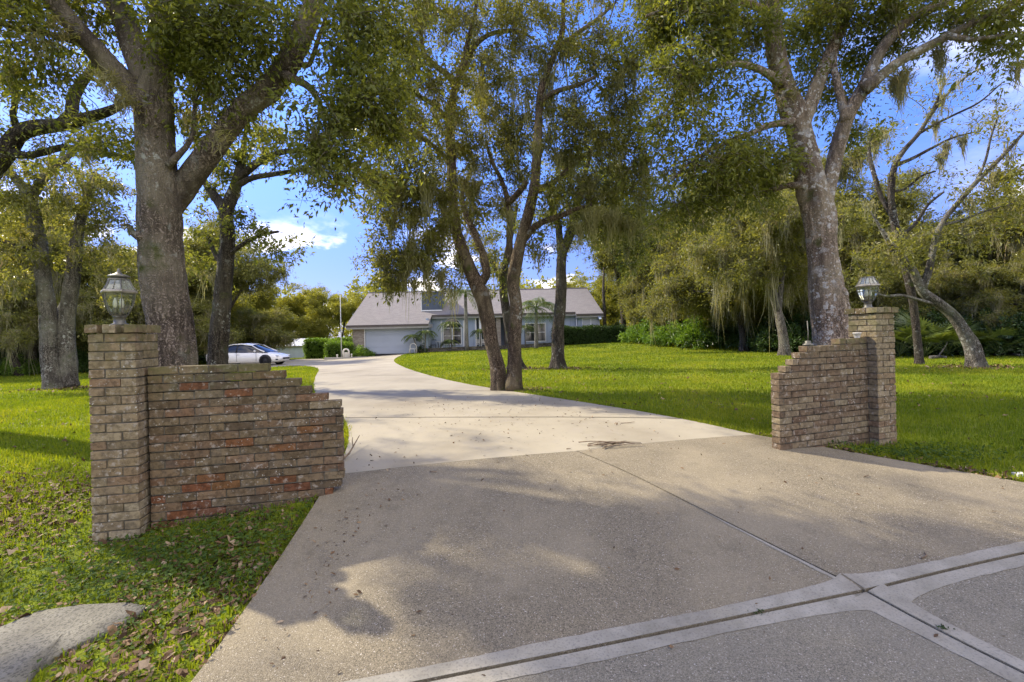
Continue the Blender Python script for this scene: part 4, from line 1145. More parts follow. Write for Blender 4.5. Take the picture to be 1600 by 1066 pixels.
for sg in (-1, 1):
    s = Soup()
    for x in (.95, -.30, -1.22): s.box((x, sg * .915 - .004, .3), (x + .012, sg * .915 + .004, .86))
    link('door_gap', s.mesh('door_gap'), BLK, car)
    for x in (-.1, -1.0):
        s = Soup(); s.box((x - .2, sg * .92 - .015, .76), (x, sg * .92 + .015, .79)); link('door_handle', s.mesh('door_handle'), PAINT, car)
    s = Soup(); s.lathe([(0, -.07), (.06, -.05), (.085, 0), (.06, .05), (0, .07)], 10, Matrix.Translation((.92, sg * 1.0, .95)) @ Matrix.Diagonal((.7, 1.2, 1, 1))); link('mirror', s.mesh('mirror', True), PAINT, car)
    s = Soup(); s.lathe([(0, -.05), (.10, -.03), (.13, 0), (.10, .03), (0, .05)], 12, Matrix.Translation((2.18, sg * .70, .63)) @ Matrix.Rotation(sg * .5, 4, 'Z') @ Matrix.Diagonal((1.5, .7, 1, 1))); link('headlight', s.mesh('headlight', True), LAMPM, car)
    s = Soup(); s.box((2.16, sg * .80 - .03, .36), (2.30, sg * .80 + .03, .43)); link('fog_lamp', s.mesh('fog_lamp'), BLK, car)
    for x in (1.52, -1.42):
        s = Soup(); s.lathe([(0, -.04), (.38, -.04), (.385, 0), (.38, .04), (0, .05)], 24, Matrix.Translation((x, sg * .87, .35)) @ Matrix.Rotation(R(90), 4, 'X')); link('wheel_well', s.mesh('wheel_well', True), BLK, car)
        M = Matrix.Translation((x, sg * .86, .325)) @ Matrix.Rotation(R(90 * sg), 4, 'X')
        s = Soup(); s.lathe([(.21, -.1), (.30, -.1), (.325, -.07), (.325, .06), (.30, .085), (.22, .085), (.21, .06)], 24, M); wh = link('wheel', s.mesh('wheel', True), RUB, car)
        s = Soup(); s.lathe([(.20, .07), (.215, .082), (.205, .05), (.05, .03), (0, .03)], 24, M)
        for q in range(5):
            a = q * 1.2566; s.tube([M @ Vector((.03 * math.cos(a), .03 * math.sin(a), .075)), M @ Vector((.2 * math.cos(a), .2 * math.sin(a), .078))], [.035, .028], 5)
        link('rim', s.mesh('rim', True), ALLOY, wh)
s = Soup(); s.box((2.36, -.42, .40), (2.452, .42, .50)); link('grille', s.mesh('grille'), BLK, car)
# ------------------------------------------------------------------ trees
def perp(a):
    r = unit(len(a)); c = np.cross(a, r); return c / (np.linalg.norm(c, axis=1)[:, None] + 1e-9)
def sprays(s, c, axis, size, nleaf, L, W, droop=.25):
    """Leafy sprays: for each centre c a twig along axis carrying nleaf leaves."""
    n = len(c)
    if not n: return
    C = np.repeat(c, nleaf, 0); A = np.repeat(axis, nleaf, 0); S = np.repeat(np.broadcast_to(size, n), nleaf)[:, None]
    t = rng.uniform(0, 1, (n * nleaf, 1)) ** .8
    pr_ = perp(A)
    p = C + A * S * t + pr_ * S * .30 * rng.uniform(0, 1, t.shape) - np.array([[0, 0, 1]]) * S * .18 * t * t
    d = A * .55 + pr_ * rng.uniform(.4, 1.1, t.shape) + unit(len(p)) * .35; d[:, 2] -= droop
    nr = unit(len(p)) * .75; nr[:, 2] += .75
    k_ = np.clip(rng.lognormal(-.05, .32, len(p)), .45, 1.9)
    leaves(s, p, d, nr, L * k_, W * k_ * rng.uniform(.75, 1.25, len(p)))
def moss_hang(s, tops, length, spread, count, w):
    """Curtains of hanging moss: count tapering strands below each point."""
    n = len(tops)
    if not n: return
    T = np.repeat(tops, count, 0); Ln = np.repeat(np.broadcast_to(length, n), count); m = len(T)
    off = rng.normal(0, 1, (m, 2)) * np.repeat(np.broadcast_to(spread, n), count)[:, None]
    r_ = np.linalg.norm(off, axis=1) / (np.repeat(np.broadcast_to(spread, n), count) + 1e-6)
    ln = Ln * np.exp(-r_ * .85) * rng.uniform(.35, 1.15, m)
    x, y, z = T[:, 0] + off[:, 0], T[:, 1] + off[:, 1], T[:, 2] + rng.normal(0, .05, m)
    a = rng.uniform(0, 3.1416, m); ww = w * rng.uniform(.6, 1.5, m)
    sw = rng.normal(0, .10, (m, 2)) * ln[:, None]
    V = []
    for f, wf in ((0, .6), (.2, 1.0), (.45, .9), (.72, .65), (1.0, .1)):
        jx = rng.normal(0, .022, m); jy = rng.normal(0, .022, m)
        # the curtain narrows towards its tip
        px_ = x - off[:, 0] * .55 * f + sw[:, 0] * f * f + jx; py_ = y - off[:, 1] * .55 * f + sw[:, 1] * f * f + jy
        V += [np.stack([px_ - np.cos(a) * ww * wf, py_ - np.sin(a) * ww * wf, z - ln * f], -1), np.stack([px_ + np.cos(a) * ww * wf, py_ + np.sin(a) * ww * wf, z - ln * f], -1)]
    v = np.stack(V, 1); i = np.arange(m)[:, None] * 10
    q = np.concatenate([i + np.array([[k_, k_ + 1, k_ + 3, k_ + 2]]) for k_ in (0, 2, 4, 6)])
    s.add(v.reshape(-1, 3), q)

def grow(skel, blobs, leafL, leafW, per=13, nleaf=14, spray=.36, twig_r=.012, seed=0, moss=0.0, moss_len=.7, moss_w=.010, moss_n=26, droop=.25):
    """Fills blobs (centre, radii, clusters) with leaf clusters, each tied by a curved twig to the nearest wood. Returns leaf, twig and moss soups."""
    LS, TS, MS = Soup(), Soup(), Soup()
    pool = np.asarray(skel, float); cen = []
    for C, rad, n in blobs:
        u = unit(n) * (rng.uniform(.05, 1, (n, 1)) ** .45); cen.append(np.asarray(C)[None] + u * np.asarray(rad)[None])
    cen = np.concatenate(cen)
    d0 = np.array([np.min(np.sum((pool - c) ** 2, 1)) for c in cen])
    extra = []; tips = []
    for idx in np.argsort(d0):
        c = cen[idx]; d = np.sum((pool - c) ** 2, 1); d = d + .8 * np.maximum(0, pool[:, 2] - c[2]) ** 2
        a = pool[np.argmin(d)]; L = np.linalg.norm(c - a)
        if L < .05: continue
        mseg = max(3, int(L / .28)); t = np.linspace(0, 1, mseg + 1)[:, None]
        sag = np.array([0, 0, .16 * L]) + rng.normal(0, .07 * L, 3)
        pts = a + (c - a) * t + sag * np.sin(t * np.pi) + rng.normal(0, .018, (mseg + 1, 3)) * np.sin(t * np.pi)
        r0 = twig_r * (.8 + .55 * L); TS.tube(pts, np.linspace(r0, twig_r * .35, mseg + 1), 4, False)
        pool = np.concatenate([pool, pts[1:]]); extra.append(pts[1:]); tips.append((c, (c - a) / L))
    P = np.array([t[0] for t in tips]); D = np.array([t[1] for t in tips])
    n = len(P)
    c = np.repeat(P, per, 0); ax_ = np.repeat(D, per, 0) * .5 + unit(n * per); ax_[:, 2] *= .75; ax_ /= np.linalg.norm(ax_, axis=1)[:, None]
    cl = np.repeat(rng.uniform(.7, 1.6, n), per)
    c = c + unit(n * per) * (rng.uniform(0, 1, (n * per, 1)) ** .6) * (spray * .85 * cl)[:, None] * np.array([1.25, 1.25, .7]) - ax_ * spray * .35
    sprays(LS, c, ax_, spray * cl, nleaf, leafL, leafW, droop)
    # bare twiglets that carry the sprays
    pick = rng.random(len(c)) < .5
    for a, d, sz in zip(c[pick], ax_[pick], (spray * cl)[pick]):
        TS.tube([a, a + d * sz * .5 - (0, 0, .02 * sz), a + d * sz - (0, 0, .10 * sz)], [twig_r * .32, twig_r * .25, twig_r * .12], 3, False)
    if moss:
        E = np.concatenate(extra); k_ = int(len(P) * moss)
        tp_ = E[rng.integers(0, len(E), k_)]
        moss_hang(MS, tp_, moss_len * rng.lognormal(-.25, .5, k_), .075 + .10 * moss_len * rng.uniform(.3, 1.2, k_), moss_n, moss_w)
    return LS, TS, MS

def finish_tree(root, LS, TS, MS, leafmat, barkmat, mossmat, origin):
    if TS is not None and TS.n: link('twigs', TS.mesh('twigs', True, origin), barkmat, root, 'stuff')
    if LS is not None and LS.n: link('crown', LS.mesh('crown', False, origin), leafmat, root, 'stuff')
    if MS is not None and MS.n: link('moss', MS.mesh('moss', False, origin), mossmat, root, 'stuff')

def hero(name, label, cat, base, branches, blobs, leafmat, barkmat, mossmat=None, group=None, wblobs=(), flare=.5, sides=30, lump=.085, hangs=(), dens=1.15, rf=1.0, **kw):
    """A tree traced branch by branch. base: (x, y) of its foot or None; branches: (d0, d1, [(px, py, half width px)...]); the first is the trunk and runs to the ground."""
    B = []
    for bi, (d0, d1, pts) in enumerate(branches):
        m = len(pts); rows = []
        for i, (px, py, r) in enumerate(pts):
            d = d0 + (d1 - d0) * i / max(1, m - 1); p = at(px, py, d); rows.append((p.x, p.y, p.z, rf * r * d / FPX))
        B.append(np.array(rows))
    if base is None: base = (B[0][0, 0], B[0][0, 1])
    zb = gz(*base)
    O = np.array([base[0], base[1], zb])
    root = empty(name, O, 0, label, cat, group)
    skel = []
    for bi, rows in enumerate(B):
        if bi == 0 and rows[0, 2] > zb - .05:
            r0 = rows[0, 3]
            rows = np.concatenate([[(base[0], base[1], zb - .12, r0 * 1.12)], rows]) if rows[0, 2] - zb > .12 else np.concatenate([[(base[0], base[1], zb - .12, r0 * 1.08)], rows])
        rs = spline(rows, .10 if bi == 0 else .12); rs[:, 3] = np.maximum(rs[:, 3], .006)
        fl = None
        if bi == 0 and flare:
            hgt = rs[:, 2] - zb; fl = flare * np.exp(-np.maximum(hgt, 0) / (rows[0, 3] * 1.3))
        if bi: # seat the limb inside its parent
            rs[:2, 3] *= 1.12
        s = Soup(); sd = sides if rs[0, 3] > .09 else (16 if rs[0, 3] > .05 else 8)
        s.tube(rs[:, :3], rs[:, 3], sd, True, lump, bi * 7 + len(name) + int(abs(base[0]) * 10), fl)
        link('trunk' if bi == 0 else 'limb', s.mesh('trunk' if bi == 0 else 'limb', True, O), barkmat, root)
        skel.append(rs[:, :3] if bi else rs[int(len(rs) * .45):, :3])
    WB = []
    for b in blobs:
        px, py, rx, ry, d, n = b[:6]; c = at(px, py, d); WB.append((c, (rx * d / FPX, b[6] if len(b) > 6 else max(rx, ry) * d / FPX * .9, ry * d / FPX), max(1, round(n * dens))))
    for x, y, z, r, n in wblobs: WB.append(((x, y, z), (r * 1.5, r * 1.5, r * 1.1), max(2, round(n * .7))))
    hangs = list(hangs)
    if WB:
        LS, TS, MS = grow(np.concatenate(skel), WB, **kw)
    else: LS, TS, MS = None, None, Soup()
    for px, py, d, ln, sp, cnt in hangs:
        c = np.array(at(px, py, d))[None]; moss_hang(MS, c, ln, sp, int(cnt * 1.8), kw.get('moss_w', .010) * .85)
    finish_tree(root, LS, TS, MS, leafmat, barkmat, mossmat or MOSS, O)
    return root

# --- the big oak right behind the left wing wall
hero('oak_tree', 'massive lichen-spotted oak trunk close behind the left brick wall, one thick limb leaning right', 'tree', None, [
    (5.5, 5.3, [(270, 590, 35), (266, 520, 34), (257, 450, 35), (251, 372, 33.5), (250, 305, 35), (245, 250, 31), (243, 200, 30), (241, 160, 31), (248, 110, 24), (256, 52, 22), (258, 0, 20), (262, -120, 17), (255, -260, 13), (262, -420, 9)]),
    (5.62, 5.2, [(252, 352, 15), (262, 330, 20), (284, 298, 22), (308, 264, 21), (345, 215, 20), (385, 165, 19), (418, 143, 20), (444, 110, 19), (468, 62, 17), (489, 12, 16), (505, -50, 14), (540, -150, 11), (600, -260, 8)]),
    (5.5, 4.7, [(243, 225, 12), (238, 185, 19), (214, 150, 19), (173, 105, 18), (131, 58, 17), (90, 10, 16), (50, -50, 14), (0, -130, 11), (-60, -220, 8)]),
    (5.3, 5.9, [(243, 205, 12), (240, 165, 19), (224, 115, 20), (212, 79, 20), (194, 26, 19), (178, 0, 18), (150, -80, 15), (140, -200, 11), (120, -330, 7)]),
    (5.28, 5.0, [(440, 118, 8), (465, 126, 7), (487, 140, 6), (500, 165, 4.5), (510, 200, 3)]),
    (5.28, 5.0, [(470, 100, 5), (484, 100, 4.5), (498, 60, 4), (512, 20, 3), (530, -30, 2.5)]),
    (5.3, 5.2, [(226, 372, 10), (208, 364, 6), (200, 352, 3.5), (188, 352, 2)]),
    (5.2, 4.6, [(130, 68, 6), (100, 60, 5), (50, 48, 4), (0, 38, 3), (-40, 30, 2)]),
    (5.3, 5.6, [(262, 260, 6), (300, 215, 4), (305, 160, 3.5), (320, 100, 2.5)]),
  ],
  [(330, 50, 75, 60, 5.3, 13), (410, 40, 50, 45, 5.2, 9), (375, 115, 50, 45, 5.4, 8), (320, 120, 35, 70, 5.7, 7), (335, 190, 45, 35, 5.6, 6), (420, -40, 120, 50, 5.4, 12),
   (40, 40, 60, 45, 4.9, 7), (120, 25, 60, 35, 5.6, 7), (40, 110, 45, 30, 5.0, 4), (285, 50, 22, 45, 5.7, 4), (268, 60, 12, 40, 5.0, 2), (150, -60, 150, 60, 5.4, 14), (10, -80, 100, 60, 4.8, 8),
   (545, 60, 45, 60, 5.0, 9), (560, 140, 50, 55, 4.9, 10), (520, 190, 35, 45, 4.8, 6), (545, 260, 40, 45, 4.8, 6), (575, 300, 30, 22, 4.8, 3), (590, 60, 40, 60, 5.3, 7), (600, 190, 35, 45, 5.2, 5), (620, -60, 80, 60, 5.1, 8),
   (190, 210, 40, 25, 5.6, 2), (140, 225, 40, 14, 5.5, 2)],
  LEAF_A, BARK_A, None, 'large oaks round the gateway',
  wblobs=[(-6, 6, 7.2, 1.6, 16), (-3.6, 6.5, 8.2, 1.7, 18), (-5, 4.2, 7.4, 1.5, 12), (-2.4, 5, 7.4, 1.5, 14), (-9.5, 7.5, 7.2, 1.4, 10), (-4.8, 6.8, 9.6, 1.5, 12), (-1.9, 5.4, 6.6, 1.0, 7), (-6.5, 4.5, 5.6, 1.2, 8), (-3.5, 3.2, 6.2, 1.3, 9)],
  leafL=.062, leafW=.025, rf=.85, flare=.45, per=15, nleaf=18, spray=.33, twig_r=.009, moss=.25, moss_len=.45, moss_w=.007, moss_n=36,
  hangs=[(500, 215, 4.75, .75, .10, 90), (495, 235, 4.8, .6, .08, 60), (190, 150, 5.0, .38, .10, 80), (165, 120, 4.9, .35, .10, 70), (340, 210, 5.0, .22, .10, 40), (300, 175, 5.6, .7, .16, 120), (330, 130, 5.6, .6, .15, 90), (95, 45, 4.9, .3, .1, 50), (60, 62, 4.8, .35, .1, 50)])

# --- limbs of an oak standing just outside the left edge
hero('oak_tree', 'dark oak at the far left edge, its crooked limbs reaching in behind the lantern', 'tree', (-9.2, 7.1), [
    (7.0, 7.0, [(-130, 540, 26), (-120, 450, 24), (-95, 360, 22), (-60, 300, 21), (-30, 272, 20), (-5, 250, 16), (12, 232, 13), (28, 210, 11), (52, 200, 11), (80, 197, 10), (105, 193, 9), (140, 183, 8), (176, 171, 6), (215, 150, 3)]),
    (7.0, 7.2, [(100, 192, 8), (112, 178, 8), (114, 157, 8), (124, 135, 7), (138, 116, 6), (150, 90, 4), (150, 60, 2)]),
    (7.0, 6.8, [(18, 238, 7), (40, 243, 5), (70, 238, 5), (100, 230, 5), (150, 238, 5), (205, 246, 4), (240, 240, 2)]),
    (7.0, 7.3, [(-40, 280, 18), (-60, 200, 15), (-90, 100, 12), (-110, 0, 9), (-130, -120, 5)]),
    (7.0, 6.7, [(30, 208, 5), (20, 180, 4), (25, 150, 3.5), (5, 120, 2.5)]),
  ],
  [(30, 165, 45, 35, 6.9, 7), (130, 200, 55, 25, 7, 5), (20, 120, 30, 30, 6.9, 3), (70, 245, 60, 18, 6.9, 4), (150, 110, 30, 30, 7.2, 3), (-40, 150, 70, 60, 7, 8), (-80, 20, 80, 60, 7.2, 9), (60, 215, 30, 15, 6.9, 3), (200, 235, 30, 12, 6.8, 3)],
  LEAF_A, BARK_D, None, 'large oaks round the gateway', wblobs=[(-9, 7.2, 7.2, 1.7, 16), (-10.5, 8, 6.2, 1.5, 12), (-8, 8.5, 6.8, 1.4, 12), (-11, 6, 7.5, 1.6, 12)],
  leafL=.065, leafW=.027, dens=.8, per=9, nleaf=14, spray=.30, twig_r=.010, moss=.25, moss_len=.4, moss_w=.007, moss_n=26, hangs=[(128, 215, 7, .5, .1, 60), (135, 235, 6.9, .4, .1, 50)])

# --- two trunks from one foot on the left lawn
hero('oak_tree', 'pair of slim grey trunks from one foot on the left lawn beside the brick pillar', 'tree', None, [
    (15.4, 15.4, [(86, 606, 13), (80, 560, 11.5), (76, 505, 11), (70, 450, 10), (63, 396, 9.5), (55, 350, 9), (48, 318, 8.5), (42, 300, 8), (25, 280, 6), (12, 264, 5), (-10, 240, 3)]),
    (15.6, 15.8, [(106, 604, 11.5), (106, 560, 10.5), (104, 515, 10.5), (110, 460, 10), (116, 410, 8.5), (122, 360, 7), (135, 310, 5.5), (150, 270, 4)]),
    (15.4, 15.0, [(47, 314, 7), (55, 298, 6.5), (68, 280, 6), (84, 262, 5), (108, 243, 4), (130, 225, 2)]),
    (15.7, 16.4, [(82, 515, 5), (92, 490, 5), (102, 475, 6)]),
    (15.4, 14.6, [(66, 410, 4), (40, 390, 3.5), (15, 380, 3), (-15, 372, 2)]),
  ],
  [(40, 310, 60, 40, 15, 12), (110, 320, 50, 45, 15.4, 12), (170, 320, 45, 45, 15.6, 12), (60, 380, 70, 40, 15.4, 12), (150, 390, 60, 40, 15.8, 13), (20, 430, 40, 35, 15, 8), (180, 440, 35, 40, 16, 9), (110, 270, 60, 25, 15.4, 8), (20, 260, 40, 30, 15, 6), (60, 300, 80, 60, 17, 12)],
  LEAF_B, BARK_G, None, None, leafL=.12, leafW=.05, per=11, nleaf=11, spray=.42, twig_r=.014, moss=.75, moss_len=.95, moss_w=.016, moss_n=26)

# --- slender oak beside the parked car
hero('oak_tree', 'slender dark oak behind the left wall, its trunk hiding the tail of the white car', 'tree', None, [
    (12, 12, [(340, 572, 14), (341, 545, 13), (345, 500, 12.5), (349, 455, 11.5), (353, 410, 11), (355, 365, 10.5), (353, 332, 10.5), (362, 308, 9), (370, 285, 8), (377, 255, 6), (381, 228, 4), (384, 205, 2.5)]),
    (12, 12.3, [(353, 330, 8), (342, 315, 7), (332, 302, 6), (322, 290, 4), (318, 268, 2.5)]),
    (12, 11.6, [(371, 282, 6), (388, 266, 5.5), (410, 250, 5), (440, 238, 4), (470, 236, 3), (492, 240, 2)]),
    (12, 11.8, [(372, 288, 5), (395, 278, 4.5), (430, 272, 4), (462, 267, 3), (490, 262, 2)]),
    (12, 11.7, [(356, 400, 4), (375, 385, 3.5), (405, 368, 3), (435, 362, 2)]),
    (12, 12.2, [(350, 420, 4), (335, 395, 3.5), (325, 370, 2.5)]),
  ],
  [(420, 215, 38, 22, 11.8, 9), (385, 235, 28, 30, 12, 7), (455, 252, 38, 12, 11.7, 5), (350, 275, 22, 20, 12, 4), (400, 365, 45, 22, 11.8, 7), (440, 385, 25, 18, 11.7, 4), (325, 290, 22, 30, 12.3, 5), (330, 360, 22, 30, 12.2, 5), (370, 330, 20, 25, 11.9, 3), (330, 420, 25, 40, 12.4, 5), (345, 240, 30, 30, 12.2, 5)],
  LEAF_A, BARK_D, None, None, leafL=.10, leafW=.042, per=10, nleaf=11, spray=.32, twig_r=.011, moss=.35, moss_len=.55, moss_w=.011, moss_n=22, flare=.3,
  hangs=[(488, 240, 11.7, .8, .12, 60), (335, 430, 12.2, .9, .12, 50), (372, 300, 12, .4, .1, 30)])

# --- the twin oak beside the driveway
hero('oak_tree', 'tall twin-trunk oak forking from one foot at the driveway edge before the house', 'tree', None, [
    (10.0, 10.1, [(781, 606, 17), (777, 572, 15.5), (769, 540, 15), (761, 490, 15.5), (754, 463, 15.5), (743, 440, 14.5), (730, 410, 13), (718, 378, 12), (711, 350, 11), (708, 320, 10.5), (706, 285, 10), (705, 250, 9.5), (703, 215, 9.5), (702, 180, 9), (708, 150, 8), (713, 130, 8), (722, 105, 6.5), (732, 62, 5), (742, 20, 3.5), (750, -40, 2.5)]),
    (9.8, 9.4, [(803, 609, 17), (804, 570, 15), (804, 530, 14), (807, 482, 13.5), (802, 445, 13.5), (805, 420, 13.5), (812, 385, 12), (820, 355, 11.5), (828, 324, 11), (835, 288, 10), (839, 240, 9), (842, 180, 8), (846, 138, 7.5), (858, 105, 6.5), (870, 75, 6), (879, 46, 5), (880, 0, 4), (878, -60, 3)]),
    (10.0, 10.4, [(746, 446, 10), (760, 430, 9), (757, 405, 8.5), (752, 390, 8), (740, 362, 7), (728, 335, 5.5), (722, 300, 4.5), (735, 270, 3.5)]),
    (9.9, 10.6, [(806, 420, 8), (797, 395, 7.5), (796, 365, 7), (796, 335, 6.5), (793, 312, 6), (785, 285, 5), (770, 255, 4), (760, 225, 3)]),
    (10.2, 9.9, [(793, 318, 5.5), (804, 308, 6), (815, 295, 6.5), (822, 284, 6)]),
    (9.7, 9.0, [(817, 375, 8), (833, 357, 7), (848, 347, 6.5), (866, 341, 6), (884, 334, 5), (902, 326, 4), (925, 320, 3)]),
    (9.5, 10.0, [(835, 300, 7), (850, 292, 6), (866, 284, 5.5), (882, 270, 5), (896, 256, 4), (925, 235, 3), (950, 225, 2)]),
    (9.5, 8.8, [(845, 160, 6), (858, 150, 5.5), (872, 142, 5), (900, 134, 4), (930, 120, 3)]),
    (9.4, 9.9, [(866, 82, 5), (880, 70, 5), (895, 57, 4.5), (925, 36, 4), (945, 20, 3), (962, 4, 2.5)]),
    (10.1, 9.2, [(711, 135, 7), (700, 118, 6), (684, 106, 6), (668, 92, 5.5), (660, 76, 5), (657, 40, 4), (650, 15, 3), (640, -20, 2.5)]),
    (10.1, 10.8, [(722, 105, 5.5), (733, 85, 5), (748, 65, 5), (770, 52, 4.5), (800, 48, 4), (818, 52, 3), (835, 62, 2)]),
    (10.1, 9.4, [(703, 192, 6), (690, 176, 5), (672, 160, 4.5), (650, 148, 4), (636, 132, 3), (620, 125, 2)]),
    (10.1, 9.0, [(706, 262, 6), (690, 240, 5), (668, 222, 4.5), (640, 205, 4), (610, 188, 3), (585, 180, 2)]),
    (10.0, 9.3, [(708, 312, 5), (690, 300, 5), (665, 292, 4), (640, 300, 3.5), (618, 318, 3), (600, 345, 2)]),
  ],
  [(655, 40, 70, 45, 9.6, 10), (720, 40, 55, 45, 10.2, 10), (790, 40, 45, 35, 10.6, 7), (640, 120, 50, 45, 9.4, 9), (700, 130, 60, 40, 9.6, 8), (770, 120, 50, 50, 10.4, 9), (600, 200, 45, 40, 9.0, 8), (660, 210, 60, 45, 9.4, 13), (730, 200, 60, 45, 10.3, 11), (790, 200, 45, 50, 10.4, 7),
   (600, 265, 45, 35, 9.2, 9), (650, 285, 60, 45, 9.2, 14), (720, 270, 60, 45, 10.6, 11), (610, 335, 42, 40, 9.3, 10), (665, 345, 55, 40, 9.6, 11), (640, 395, 45, 30, 9.5, 9), (700, 390, 40, 40, 10.4, 7), (600, 405, 30, 30, 9.4, 5), (740, 330, 45, 45, 10.8, 7), (615, 440, 26, 16, 9.4, 3), (680, 435, 35, 22, 10, 4),
   (880, 60, 50, 45, 9.4, 8), (930, 70, 50, 40, 9.4, 7), (960, 130, 60, 50, 9.2, 11), (900, 170, 50, 45, 9.2, 9), (960, 210, 55, 45, 9.2, 11), (890, 240, 45, 40, 9.8, 7), (930, 290, 55, 40, 9.4, 10), (870, 310, 40, 30, 9.2, 5), (985, 290, 45, 45, 9.6, 8), (1000, 60, 50, 50, 9.5, 8), (820, 20, 40, 40, 9.8, 4), (990, 160, 40, 60, 9.8, 7),
   (760, 190, 40, 50, 10.6, 7), (790, 270, 40, 40, 10.6, 7), (765, 320, 40, 35, 10.8, 6), (820, 215, 30, 50, 10.4, 5), (830, 130, 35, 40, 9.9, 6), (745, 390, 35, 25, 10.9, 4), (850, 380, 30, 22, 10.2, 3), (810, 80, 40, 40, 10.2, 6), (600, 120, 45, 50, 9.2, 7), (590, 40, 45, 45, 9.4, 6), (560, 210, 30, 40, 9.2, 4), (1000, 230, 40, 40, 9.3, 6), (930, 350, 40, 22, 9.4, 4), (860, 200, 30, 40, 9.6, 4),
   (750, -60, 160, 60, 10, 16), (920, -50, 110, 60, 9.5, 12), (580, -50, 100, 60, 9.6, 10)],
  LEAF_B, BARK_E, MOSS_G, 'large oaks round the gateway', wblobs=[(-1.4, 11.8, 9.6, 1.6, 12), (.5, 10.8, 10, 2, 16), (2.4, 9.4, 9.4, 1.7, 12), (.2, 12.5, 8.5, 1.8, 12), (3.4, 10.8, 7.5, 1.5, 10)],
  leafL=.072, leafW=.029, per=11, nleaf=15, spray=.34, twig_r=.010, moss=.42, moss_len=.95, moss_w=.0075, moss_n=60, flare=.42, rf=.74, dens=1.55,
  hangs=[(630, 420, 9.3, .9, .09, 90), (665, 410, 9.5, 1.0, .09, 90), (690, 425, 9.8, .9, .08, 80), (600, 400, 9.3, .8, .10, 80), (640, 380, 9.2, .8, .1, 80), (700, 330, 9.8, .9, .1, 70), (610, 440, 9.4, .62, .07, 70), (648, 440, 9.5, .65, .05, 60), (672, 445, 9.7, .45, .06, 50), (605, 425, 9.4, .45, .09, 70), (720, 400, 10.0, .9, .10, 70), (690, 350, 9.6, 1.0, .10, 80), (660, 320, 9.3, .9, .10, 60), (925, 330, 8.9, 1.05, .14, 120), (955, 330, 9.0, 1.0, .14, 110), (985, 345, 9.2, .9, .14, 100), (905, 350, 9.0, .9, .10, 80),
         (838, 225, 9.2, .7, .06, 50), (872, 240, 9.4, .9, .1, 60), (910, 275, 9.3, .8, .1, 70), (795, 330, 9.9, .9, .08, 50), (755, 400, 10.2, .8, .1, 60)])

# --- darker oaks on the lawn behind it
hero('oak_tree', 'dark single-trunk oak on the lawn just right of the twin oak', 'tree', None, [
    (16.5, 16.5, [(872, 577, 11), (872, 555, 9.5), (872, 520, 9), (875, 480, 8.5), (877, 450, 8.5), (877, 420, 8), (879, 395, 7.5), (888, 372, 7), (895, 345, 6), (905, 310, 5), (915, 270, 4), (925, 230, 2.5)]),
    (16.5, 17, [(878, 398, 6), (874, 370, 5.5), (872, 348, 5), (862, 320, 4), (855, 290, 3)]),
    (16.5, 15.8, [(886, 375, 5), (905, 355, 4.5), (935, 340, 4), (965, 335, 3), (995, 340, 2)]),
    (16.4, 15.6, [(893, 350, 5), (920, 320, 4), (950, 300, 3), (985, 290, 2)]),
  ],
  [(910, 330, 50, 35, 16.4, 12), (960, 345, 50, 35, 16, 13), (1000, 365, 40, 40, 16, 11), (900, 280, 50, 35, 16.5, 11), (955, 290, 50, 40, 16, 12), (860, 330, 30, 30, 16.8, 6), (1010, 310, 40, 50, 16.2, 10), (930, 240, 60, 40, 16.5, 12), (985, 405, 25, 22, 16, 4)],
  LEAF_A, BARK_D, MOSS, None, leafL=.12, leafW=.05, per=11, nleaf=11, spray=.42, twig_r=.014, moss=.5, moss_len=.85, moss_w=.010, moss_n=50, flare=.55)
hero('oak_tree', 'small dark-barked oak half hidden directly behind the twin oak', 'tree', None, [
    (16.8, 16.8, [(806, 578, 12), (804, 556, 8), (797, 520, 7), (790, 480, 6.5), (786, 440, 6), (792, 400, 5), (800, 360, 4), (808, 320, 2.5)]),
    (16.8, 17.2, [(788, 450, 4), (775, 420, 3.5), (760, 400, 3), (745, 385, 2)]),
  ],
  [(790, 420, 30, 40, 17, 7), (770, 380, 30, 25, 17, 5), (815, 350, 30, 35, 16.8, 6), (770, 440, 22, 30, 17, 4)],
  LEAF_A, BARK_D, MOSS, None, leafL=.12, leafW=.05, per=9, nleaf=10, spray=.40, twig_r=.013, moss=.9, moss_len=.8, moss_w=.013, moss_n=22, flare=.7)

